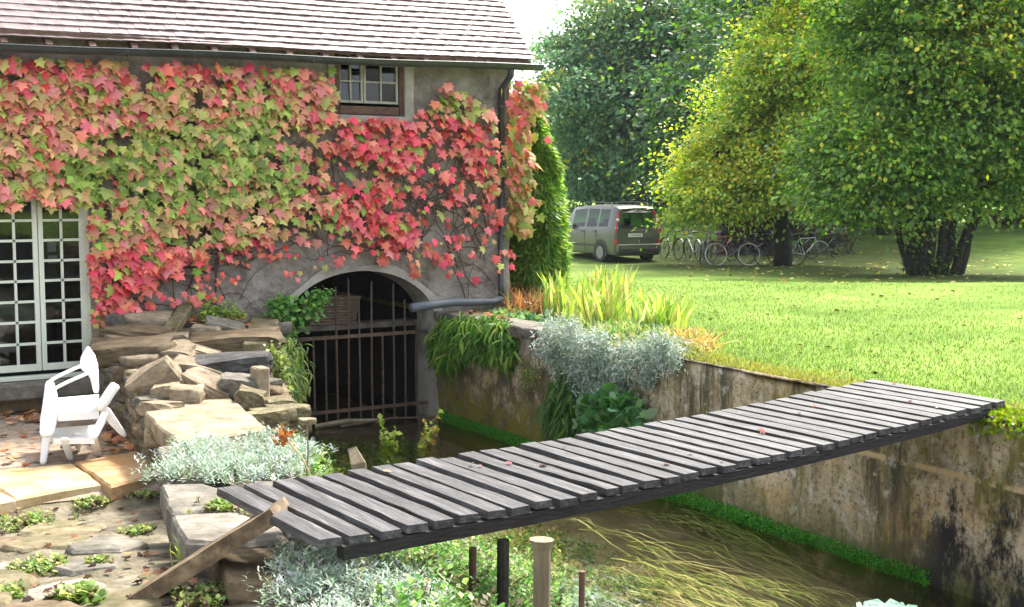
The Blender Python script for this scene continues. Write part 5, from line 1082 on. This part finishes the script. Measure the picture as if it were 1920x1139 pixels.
# cabbage like leaf at the bottom edge
p = PD(1668, 1150, 6.3); cb = thing('cabbage_plant', tuple(p-[0, 0, .5]), 'blue green crinkled cabbage leaf poking into the bottom edge', 'plant')
for k in range(5):
    V = []; az = k*1.2+.3; dr = np.array([math.cos(az), math.sin(az), 0]); pr = np.array([-dr[1], dr[0], 0]); 
    for i in range(7):
        for j in range(7): u = i/6; v = j/6-.5; V.append(p-[0, 0, .12]+dr*(.20*u)+pr*v*.22*math.sin(.4+u*2.4)+np.array([0, 0, .20*u-.10*u*u+.06*abs(v)+.014*math.sin(i*3+j*4)]))
    G().add(V, [(i*7+j, i*7+j+1, (i+1)*7+j+1, (i+1)*7+j) for i in range(6) for j in range(6)]).obj('leaf', MCAB if 'MCAB' in globals() else globals().setdefault('MCAB', M('cabbage_leaf', [(.06, .15, .10), (.12, .24, .17), (.25, .36, .28)], 9, .55, .4)), cb, smooth=True)
G().tube([p-[0, 0, .9], p-[0, 0, .1]], .02, 6).obj('stem', MCAB, cb)

# lawn grass blades near the canal, fallen leaves
n = 110000; d = rng.uniform(0, 1, n)**1.7; X = XC+.05+d*12*rng.random(n)**.6; Y = rng.uniform(3.5, 19, n); keep = X*fh[0]+Y*fh[1] < 23; X = X[keep]; Y = Y[keep]; n = len(X)
pos = np.c_[X, Y, zlawn(X, Y)-.004]; y_ = ((X-XC) < .55+.5*fbm(np.c_[X*2, Y*2, X*0], 4, 2)-.25)[:, None]
col = np.where(y_, pal([(.24, .25, .03), (.17, .22, .03), (.30, .27, .07), (.15, .12, .05)], n), pal([(.10, .18, .03), (.15, .235, .045), (.21, .29, .075), (.08, .14, .025), (.24, .21, .09)], n, .35, [.27, .28, .18, .2, .07]))
o = cloud('lawn_grass', template([(-.12, 0, 0), (.12, 0, 0), (0, 1, -.2)], [(0, 1, 2)]), pos, unit(np.c_[rng.normal(0, .5, (n, 2)), np.ones(n)]), rv(n), .042*rng.uniform(.5, 1.3, n), col, mLeaf); tag(o, 'short bright green grass of the lawn beside the canal', 'grass', kind='stuff')
def litter(name, lab, pos, size, cols, mat=mLitter):
    n = len(pos); o = cloud(name, MAPLE, pos, unit(np.c_[rng.normal(0, 1, (n, 2)), rng.normal(0, .15, n)]), unit(np.c_[rng.normal(0, .35, (n, 2)), np.ones(n)]), size*rng.uniform(.5, 1.2, n), pal(cols, n, .4), mat); tag(o, lab, 'fallen leaves', kind='stuff')
n = 300; X = rng.uniform(XC+.2, 17, n); Y = rng.uniform(3.5, 16, n); k_ = rng.random(n) < .35+.65*fbm(np.c_[X*.8, Y*.8, X*0], 6, 2); X = X[k_]; Y = Y[k_]
litter('fallen_leaves', 'brown dead leaves scattered over the sunny lawn', np.c_[X, Y, zlawn(X, Y)+.02], .062, [(.06, .03, .018), (.10, .055, .03), (.035, .02, .014)], mLitter)
q = in_px([(0, 765), (80, 765), (90, 790), (0, 800)], 60); P = [PZ(x, y, -2.44) for x, y in q]; q = in_px([(0, 770), (250, 770), (270, 840), (0, 880)], 70); P += [PZ(x, y, -2.44) for x, y in q]; q = in_px([(180, 780), (250, 790), (250, 850), (190, 850)], 60); P += [PZ(x, y, -2.44) for x, y in q]
P = np.array(P); P[:, :2] += rng.normal(0, .05, (len(P), 2)); P[:, 2] += rng.uniform(0, .03, len(P)); litter('fallen_leaves', 'dry orange brown leaves lying on the terrace round the chairs', P, .085, [(.36, .16, .07), (.45, .22, .11), (.2, .08, .04), (.5, .3, .18)])
q = in_px([(0, 960), (300, 930), (540, 1010), (520, 1139), (0, 1139)], 150); P = np.array([HIT(x, y, zf, 3, 12, 300) for x, y in q]); P[:, 2] += .02; litter('fallen_leaves', 'dark brown curled leaves on the flagstones of the foreground', P, .05, [(.09, .05, .035), (.18, .09, .05), (.05, .035, .03), (.3, .16, .08)])
q = in_px([(300, 590), (480, 600), (470, 625), (340, 612)], 70); P = np.array([HIT(x, y, zrub, 8, 18, 300) for x, y in q]); P[:, 2] += .05; litter('fallen_leaves', 'orange leaves caught on top of the rubble wall', P, .08, [(.45, .2, .08), (.5, .28, .12), (.4, .12, .06)])
u = rng.uniform(0, 36*bpit, 16); v = rng.uniform(.05, 1.1, 16); P = np.array([bpos(a, b_, .012) for a, b_ in zip(u, v)]); 
for k, (p, c_) in enumerate(zip(P[:0], P[:0])): pass
litter('fallen_leaves', 'few small pink and pale leaves lying on the bridge planks', P, .045, [(.3, .12, .12), (.42, .36, .2), (.2, .08, .08)])
u = rng.uniform(8.3, 9.0, 40); P = np.array([(XC+rng.uniform(0, .35), 13.3+rng.uniform(-.3, .8), ZB+.065) for _ in u]); litter('fallen_leaves', 'rust brown leaves piled on the coping by the drain pipe', P, .07, [(.3, .12, .06), (.4, .2, .1)])
# shady lawn gets scattered pale leaves under the trees
n = 500; P = np.array([PD(rng.uniform(1250, 1900), 500, rng.uniform(24, 44)) for _ in range(n)]); P[:, 2] = zlawn(P[:, 0], P[:, 1])+.02; litter('fallen_leaves', 'yellow leaves scattered in the shade under the trees', P, .10, [(.4, .36, .08), (.3, .2, .06), (.45, .4, .14)])

# ================================================================== CAR
mPaint = plain('taupe_paint', (.125, .128, .11), .25, .5, .5); mBlack = plain('black_plastic', (.02, .02, .021), .55); mTyre = plain('tyre', (.018, .018, .018), .85); mAlloy = plain('alloy', (.22, .225, .23), .45, .5)
mRedL = plain('tail_lamp', (.42, .015, .02), .15); mClearL = plain('clear_lamp', (.75, .72, .7), .15); mCarG = glassmat('car_glass', (.42, .62, .50), .6); mPlate = plain('number_plate', (.75, .76, .78), .4); mSeat = plain('car_seat', (.02, .022, .025), .9)
cpos = side(1196, 492, 39.3); cpos[2] = float(zlawn(cpos[0], cpos[1]))
car = thing('parked_car', tuple(cpos), 'taupe grey family van with roof rails and red tail lamps parked on the grass', 'car')
# local frame: u forward (away from the camera, to the left), v left side, origin under the rear bumper centre
va = YAW+math.atan((1196-960)/F_)-math.radians(33); fu = np.array([math.sin(va), math.cos(va), 0]); lv = np.array([-fu[1], fu[0], 0]); lv = lv if lv@RT < 0 else -lv
def cp(u, v, z): return cpos+fu*u+lv*v+np.array([0, 0, z])
US = [0, .05, .16, .30, .42, .98, 1.06, 1.72, 1.80, 2.62, 2.80, 3.10, 3.35, 3.80, 4.10, 4.20]
RO = [1.66, 1.72, 1.765, 1.785, 1.79, 1.80, 1.80, 1.80, 1.80, 1.75, 1.68, 1.42, 1.18, 1.02, .92, .80]
BE = [1.10, 1.10, 1.10, 1.10, 1.10, 1.08, 1.08, 1.06, 1.06, 1.04, 1.03, 1.02, 1.00, .93, .85, .75]
HW = [.78, .85, .885, .90, .905, .91, .91, .91, .91, .905, .90, .89, .88, .84, .74, .60]
def sect(i):
    ro, be, hw = RO[i], BE[i], HW[i]; u = US[i]; rear = {0: .10, 1: .05, 2: .02}.get(i, 0)
    gl = be+(ro-.13-be)*1.0 if ro > be+.2 else be+(ro-be)*.6; tw = hw-.17*np.clip((ro-be)/.7, 0, 1)
    pts = [(hw*.80, .22), (hw*.97, .26), (hw*1.0, .45), (hw*1.0, .62), (hw*.99, .85), (hw*.97, be-.02), (hw*.955, be+.03), (tw, gl), (tw-.07, ro-.035), (tw*.5, ro-.008), (0, ro)]
    half = [(u+rear*np.clip((z-be)/.6, 0, 1), y, z) for y, z in pts]
    return half+[(a, -b, c) for a, b, c in half[-2::-1]]
SE = [sect(i) for i in range(len(US))]; nk = len(SE[0]); Vb = [cp(*p) for s in SE for p in s]
Fb, Fg, Fws = [], [], []
for i in range(len(US)-1):
    for k in range(nk-1):
        f = (i*nk+k, i*nk+k+1, (i+1)*nk+k+1, (i+1)*nk+k)
        if k in (6, nk-8) and US[i] in (.42, 1.06, 1.80): Fg.append(f)
        elif US[i] in (2.80, 3.10) and 7 <= k <= nk-9: Fws.append(f)
        else: Fb.append(f)
Fb.append(tuple(range((len(US)-1)*nk, len(US)*nk)))
# tailgate with its window opening
s0 = SE[0]; zz = [.22, .45, .62, .85, 1.08, 1.13, 1.55, 1.66]; 
def edge(z):
    P = [(p[1], p[2], p[0]) for p in s0[:11]]; P.sort(key=lambda a: a[1]); return np.interp(z, [p[1] for p in P], [p[0] for p in P])*1.0, np.interp(z, [p[1] for p in P], [p[2] for p in P])
b0 = len(Vb); ncol = 7; fr = [-1, -.86, -.4, 0, .4, .86, 1]
for z in zz:
    e_, u_ = edge(z)
    for f in fr: Vb.append(cp(u_-.045*(1-f*f), e_*f, z))
for r in range(len(zz)-1):
    for c in range(ncol-1):
        f = (b0+r*ncol+c, b0+r*ncol+c+1, b0+(r+1)*ncol+c+1, b0+(r+1)*ncol+c)
        (Fg if (r == 5 and 1 <= c <= 4) else Fb).append(f)
def sub(Vl, Fl, name, mat, smooth=True):
    used = sorted({i for f in Fl for i in f}); mp = {a: i for i, a in enumerate(used)}; return G().add([Vl[i] for i in used], [tuple(mp[i] for i in f) for f in Fl]).obj(name, mat, car, smooth=smooth)
body = sub(Vb, Fb, 'body', mPaint); md = body.modifiers.new('e', 'EDGE_SPLIT'); md.split_angle = math.radians(35)
ns_ = [f for f in Fg if f[0] < b0]; 
for f in ns_: sub(Vb, [f], 'side_window', mCarG, False)
sub(Vb, [f for f in Fg if f[0] >= b0], 'rear_window', mCarG); sub(Vb, Fws, 'windscreen', mCarG)
def cbox(name, c, d, mat, bevel=.01, par=None):
    Rm = np.stack([fu, lv, [0, 0, 1]], 1); return G().box(cp(*c), d, Rm).obj(name, mat, par or car, bevel=bevel)
# black window surrounds (rear)
g = G(); 
for z in (1.115, 1.565): e_, u_ = edge(z); g.tube([cp(u_-.045*(1-f*f)-.012, e_*f*.88, z) for f in np.linspace(-1, 1, 9)], .022, 5)
g.obj('window_seal', mBlack, car)
for s in (1, -1):
    g = G(); pts = []
    for z in np.linspace(.93, 1.60, 9): e_, u_ = edge(z); pts.append(cp(u_+.03, s*(e_+.015), z))
    wdt = np.interp(np.linspace(0, 1, 9), [0, .3, .5, 1], [.17, .20, .15, .09]); tl = g.strap(pts, wdt, .05, fu+lv*.0*s-lv*s*.8).obj('tail_lamp', mRedL, car, bevel=.008)
    for z, h in ((1.34, .10), (1.10, .08)): e_, u_ = edge(z); G().box(cp(u_+.02, s*(e_+.022), z), (.13, .075, h), np.stack([unit(fu-lv*s*.8), unit(np.cross([0, 0, 1], unit(fu-lv*s*.8))), [0, 0, 1]], 1)).obj('lamp_lens', mClearL, tl, bevel=.01)
    e_, u_ = edge(.66); G().box(cp(u_+.03, s*(e_-.0), .66), (.13, .10, .15), np.stack([unit(fu-lv*s*.8), unit(np.cross([0, 0, 1], unit(fu-lv*s*.8))), [0, 0, 1]], 1)).obj('rear_reflector', mRedL, car, bevel=.01)
    # wheels
    for u in (.78, 3.45):
        w_ = thing_w = bpy.data.objects.new('wheel', None); COL.objects.link(w_); w_.parent = car; w_.location = Vector(cp(u, s*.80, .31)-cpos)
        hwv = .915
        ring_ = [cp(u+.40*math.cos(a), s*(hwv+.004), .33+.40*math.sin(a)) for a in np.linspace(-.35, math.pi+.35, 21)]; g = G(); g.add(ring_, [tuple(range(21))]); g.obj('wheel_arch', mBlack, car)
        def disc(r0, r1, v0, v1, name, mat, n=24):
            V = []; 
            for r_, v_ in ((r0, v0), (r1, v0), (r1, v1), (r0, v1)): V += [cp(u+r_*math.cos(a), s*v_, .31+r_*math.sin(a)) for a in np.linspace(0, 2*math.pi, n+1)[:-1]]
            return G().add(V, [(k*n+i, k*n+(i+1) % n, ((k+1) % 4)*n+(i+1) % n, ((k+1) % 4)*n+i) for k in range(4) for i in range(n)]).obj(name, mat, w_, smooth=False)
        disc(.20, .315, .73, .925, 'tyre', mTyre); rim = disc(.02, .205, .76, .932, 'rim', mAlloy)
    # roof rails
    P_ = [cp(u, s*(.66), z) for u, z in ((.45, 1.77), (.52, 1.86), (1.2, 1.875), (2.0, 1.87), (2.45, 1.85), (2.55, 1.75))]; G().tube(P_, .022, 6).obj('roof_rail', mBlack, car)
    m_ = cbox('wing_mirror', (2.68, s*1.0, 1.10), (.10, .18, .16), mBlack, .02)
    cbox('side_moulding', (1.9, s*.915, .52), (1.6, .02, .07), mBlack, .004); cbox('door_handle', (1.18, s*.912, .97), (.18, .03, .03), mBlack, .004); cbox('door_handle', (1.95, s*.912, .95), (.18, .03, .03), mBlack, .004)
    for u in (1.05, 1.77): G().tube([cp(u, s*.914, .30), cp(u, s*.906, 1.02)], .006, 4).obj('door_seam', mBlack, car)
    for (u, v) in ((1.25, .38), (2.15, .38)): cbox('headrest', (u, s*v, 1.25), (.1, .26, .22), mSeat, .04); cbox('seat', (u+.05, s*v, .85), (.14, .5, .6), mSeat, .05)
cbox('bumper', (-.05, 0, .46), (.12, 1.62, .26), mPaint, .03); cbox('bumper_strip', (-.118, 0, .42), (.03, 1.50, .05), mBlack, .01); cbox('bumper_skirt', (-.02, 0, .28), (.16, 1.5, .09), mBlack, .02)
pl = cbox('number_plate', (-.068, .14, .86), (.015, .52, .11), mPlate, .003); cbox('plate_recess', (-.045, 0, .88), (.02, .95, .24), mPaint, .02)
cbox('badge', (-.062, -.05, .70), (.02, .16, .05), mBlack, .005); cbox('tailgate_handle', (-.06, 0, 1.00), (.03, .7, .03), mPaint, .008)
cbox('exhaust', (.05, -.45, .20), (.2, .05, .05), mBlack, .01); cbox('underbody', (2.0, 0, .27), (3.9, 1.5, .1), mBlack, .02)
# unreadable blue-grey registration marks are only slight dark strokes
for i in range(7): cbox('plate_mark', (-.079, .32-i*.058, .86), (.004, .022, .06), mZinc, 0, pl)

# ================================================================== BICYCLES
def bicycle(label, tyre, frame, x, y, D, yaw, lean, basket=False, pale=False):
    p = side(x, y, D); p[2] = float(zlawn(p[0], p[1])); r = thing('bicycle', tuple(p), label, 'bicycle', 'bicycles parked under the tree')
    Rm = np.array(Matrix.Rotation(yaw-YAW, 3, 'Z')@Matrix.Rotation(lean, 3, 'X'))     # local x = forward, y = sideways
    q = lambda a, b, c: p+Rm@np.array([a, b, c])
    R_ = .335
    for cx in (-.52, .52):
        w_ = bpy.data.objects.new('wheel', None); COL.objects.link(w_); w_.parent = r; w_.location = Vector(q(cx, 0, R_)-p)
        an = np.linspace(0, 2*math.pi, 29); G().tube([q(cx+R_*math.cos(a), 0, R_+R_*math.sin(a)) for a in an], .021 if pale else .018, 5, cap=False).obj('tyre', tyre, w_)
        g = G(); 
        for a in an[::2]: g.tube([q(cx, 0, R_), q(cx+R_*math.cos(a), 0, R_+R_*math.sin(a))], .003, 3, cap=False)
        g.obj('spokes', mSteel, w_)['kind'] = 'stuff'; G().tube([q(cx, -.04, R_), q(cx, .04, R_)], .02, 6).obj('hub', mSteel, w_)
    g = G(); bb = q(-.06, 0, .28); stt = q(-.20, 0, .78); hd = q(.36, 0, .80); hd2 = q(.39, 0, .66)
    for a, b, t in ((bb, stt, .016), (bb, hd2, .018), (stt, hd, .016), (hd, hd2, .019), (q(-.52, .04, R_), bb, .010), (q(-.52, -.04, R_), bb, .010), (q(-.52, .04, R_), stt, .009), (q(-.52, -.04, R_), stt, .009)): g.tube([a, b], t, 6)
    g.obj('frame', frame, r); g = G(); 
    for s in (.045, -.045): g.tube([hd2, q(.43, s, .56), q(.52, s, R_)], .011, 5)
    g.obj('fork', mSteel, r); G().tube([hd, q(.33, 0, .93)], .012, 5).obj('handlebar_stem', mSteel, r)
    G().tube([q(.18, .30, .98), q(.28, .27, .99), q(.34, .1, .95), q(.34, -.1, .95), q(.28, -.27, .99), q(.18, -.30, .98)], .013, 6).obj('handlebar', mSteel, r)
    G().tube([stt, q(-.23, 0, .90)], .012, 5).obj('seat_post', mSteel, r); g = G(); V = [q(-.38, s*.08, .90) for s in (1, -1)]+[q(-.24, s*.075, .92) for s in (1, -1)]+[q(-.08, s*.018, .92) for s in (1, -1)]; V += [v+np.array([0, 0, .035]) for v in V]
    g.add(V, [(0, 2, 3, 1), (2, 4, 5, 3), (6, 7, 9, 8), (8, 9, 11, 10), (0, 1, 7, 6), (0, 6, 8, 2), (2, 8, 10, 4), (4, 10, 11, 5), (5, 11, 9, 3), (3, 9, 7, 1)]).obj('saddle', mBlack, r)
    G().tube([q(-.02, .06, .28), q(-.06+.12, .06, .16)], .009, 4).obj('crank', mSteel, r); G().box(q(.06, .10, .15), (.09, .07, .02)).obj('pedal', mBlack, r)
    for cx in (-.52, .52): G().strap([q(cx+(R_+.03)*math.cos(a), 0, R_+(R_+.03)*math.sin(a)) for a in np.linspace(.5, 2.7, 9)], .045, .006, Rm@np.array([0, 1, 0])).obj('mudguard', frame, r)
    if basket:
        g = G(); 
        for zz_ in (.82, .90, .98): g.tube([q(.55+.14*math.cos(a), .16*math.sin(a), zz_) for a in np.linspace(0, 6.283, 13)], .008, 4, cap=False)
        for a in np.linspace(0, 6.283, 13)[:-1]: g.tube([q(.55+.14*math.cos(a), .16*math.sin(a), .80), q(.55+.14*math.cos(a), .16*math.sin(a), .99)], .005, 3)
        g.obj('basket', mSteel, r)
mSteel = plain('dull_steel', (.13, .13, .13), .45, .6)
mWT = plain('white_tyre', (.62, .6, .55), .8); mFr = [plain('bike_'+n_, c, .35, .3) for n_, c in (('black', (.02, .02, .022)), ('blue', (.04, .08, .16)), ('red', (.25, .03, .03)), ('silver', (.4, .41, .42)), ('purple', (.14, .06, .16)), ('green', (.03, .09, .05)))]
for a in (('dark bicycle standing tight against the right side of the car', mTyre, mFr[0], 1258, 484, 40.5, 1.9, .05), ('bicycle with pale mudguards second from the car', mTyre, mFr[3], 1300, 485, 40, 1.75, -.08, True), ('silver framed bicycle seen end on, left of the white tyred one', mTyre, mFr[1], 1322, 486, 39.2, 1.2, .1),
          ('bicycle with thin grey wheels behind the white tyred bicycle', mTyre, mFr[2], 1352, 484, 39.6, .7, .06), ('bicycle with thick white tyres facing forward in front of the others', mWT, mFr[4], 1374, 491, 38.2, .12, -.12, False, True), ('blue bicycle with silver fork right of the white tyred bicycle', mTyre, mFr[1], 1428, 488, 38.9, -.5, .08, True),
          ('dark bicycle leaning on the tree trunk', mTyre, mFr[0], 1462, 486, 38.2, .25, .12), ('silver bicycle right of the tree trunk', mSteel, mFr[3], 1512, 479, 39.4, .35, -.1), ('green bicycle at the right end of the row', mTyre, mFr[5], 1545, 472, 41, .5, .1, True)): bicycle(*a)
# log pile with a sheet on top, behind the bicycles
lp = side(1420, 465, 42.5); lp[2] = float(zlawn(lp[0], lp[1])); pile = thing('log_pile', tuple(lp), 'dark log pile under a grey sheet behind the bicycles', 'log pile'); random.seed(5)
for r_ in range(9):
    for c in range(15):
        w0 = lp+RT*((c-7)*.17+(r_ % 2)*.085)+np.array([0, 0, .09+r_*.15]); 
        if r_ > 6 and (c < 2 or c > 12): continue
        G().tube([w0, w0+fh*(1.0)+rng.normal(0, .02, 3)], .08*random.uniform(.8, 1.05), 7).obj('log', mLog, pile)
g = G(); V = []; sx_ = 26
for i in range(sx_+1):
    for j in (0, 1): V.append(lp+RT*(-1.35+2.7*i/sx_)+fh*(-.2+1.4*j)+np.array([0, 0, 1.48+.025*(-1)**i+.1*j]))
g.add(V, [(2*i, 2*i+1, 2*i+3, 2*i+2) for i in range(sx_)]).obj('cover_sheet', mLog, pile)
wb = lp+RT*.35+fh*.05; tag(G().box(wb+np.array([0, 0, 1.62]), (.55, .5, .14), np.stack([RT, fh, [0, 0, 1]], 1)).obj('white_crate', mSheet, bevel=.02), 'pale grey crate lying on top of the log pile beside the trunk', 'crate')
lp2 = side(1525, 455, 43); lp2[2] = float(zlawn(lp2[0], lp2[1])); pile2 = thing('brush_pile', tuple(lp2), 'heap of dark branches right of the tree trunk behind the bicycles', 'brush pile'); g = G()
for k in range(150):
    a = lp2+RT*rng.uniform(-1.3, 1.3)+fh*rng.uniform(-.4, .6)+np.array([0, 0, rng.uniform(0, .9)]); g.tube([a, a+rv(1, .1)[0]*rng.uniform(.4, .9)], rng.uniform(.012, .04), 4)
g.obj('branches', mLog, pile2)['kind'] = 'stuff'
# pink wall with red flowers at the far right
a, b = side(1835, 392, 58), side(2060, 402, 56)
for p in (a, b): p[2] = float(zlawn(p[0], p[1]))
tag(G().beam(a+[0, 0, .25], b+[0, 0, .25], .3, .75).obj('garden_wall', mFarWall, bevel=.02), 'low pinkish garden wall seen behind the tree at far right', 'wall')
n = 1500; t = rng.random((n, 1)); pos = a+(b-a)*t-fh*.45+np.c_[rng.normal(0, .12, (n, 2)), rng.uniform(0, .35, n)]
o = thing('flower_bed', tuple((a+b)/2), 'red flowers growing along the foot of the pink garden wall', 'flowers'); cloud('flowers', QUAD, pos, rv(n), rv(n, .6), .12, pal([(.4, .04, .03), (.28, .03, .02), (.08, .12, .03), (.5, .2, .06)], n), mLeaf, o)['kind'] = 'stuff'

# ================================================================== THIN AUTUMN HAZE
hm = bpy.data.materials.new('haze_air'); hm.use_nodes = True; t = hm.node_tree; t.nodes.remove(t.nodes['Principled BSDF'])
v = t.nodes.new('ShaderNodeVolumePrincipled'); v.inputs['Color'].default_value = (.86, .92, 1, 1); v.inputs['Density'].default_value = .00022; v.inputs['Anisotropy'].default_value = .1
t.links.new(v.outputs[0], t.nodes['Material Output'].inputs['Volume'])
hz = G().box((20, 140, 10.5), (720, 440, 31)).obj('haze', hm); hz['kind'] = 'stuff'
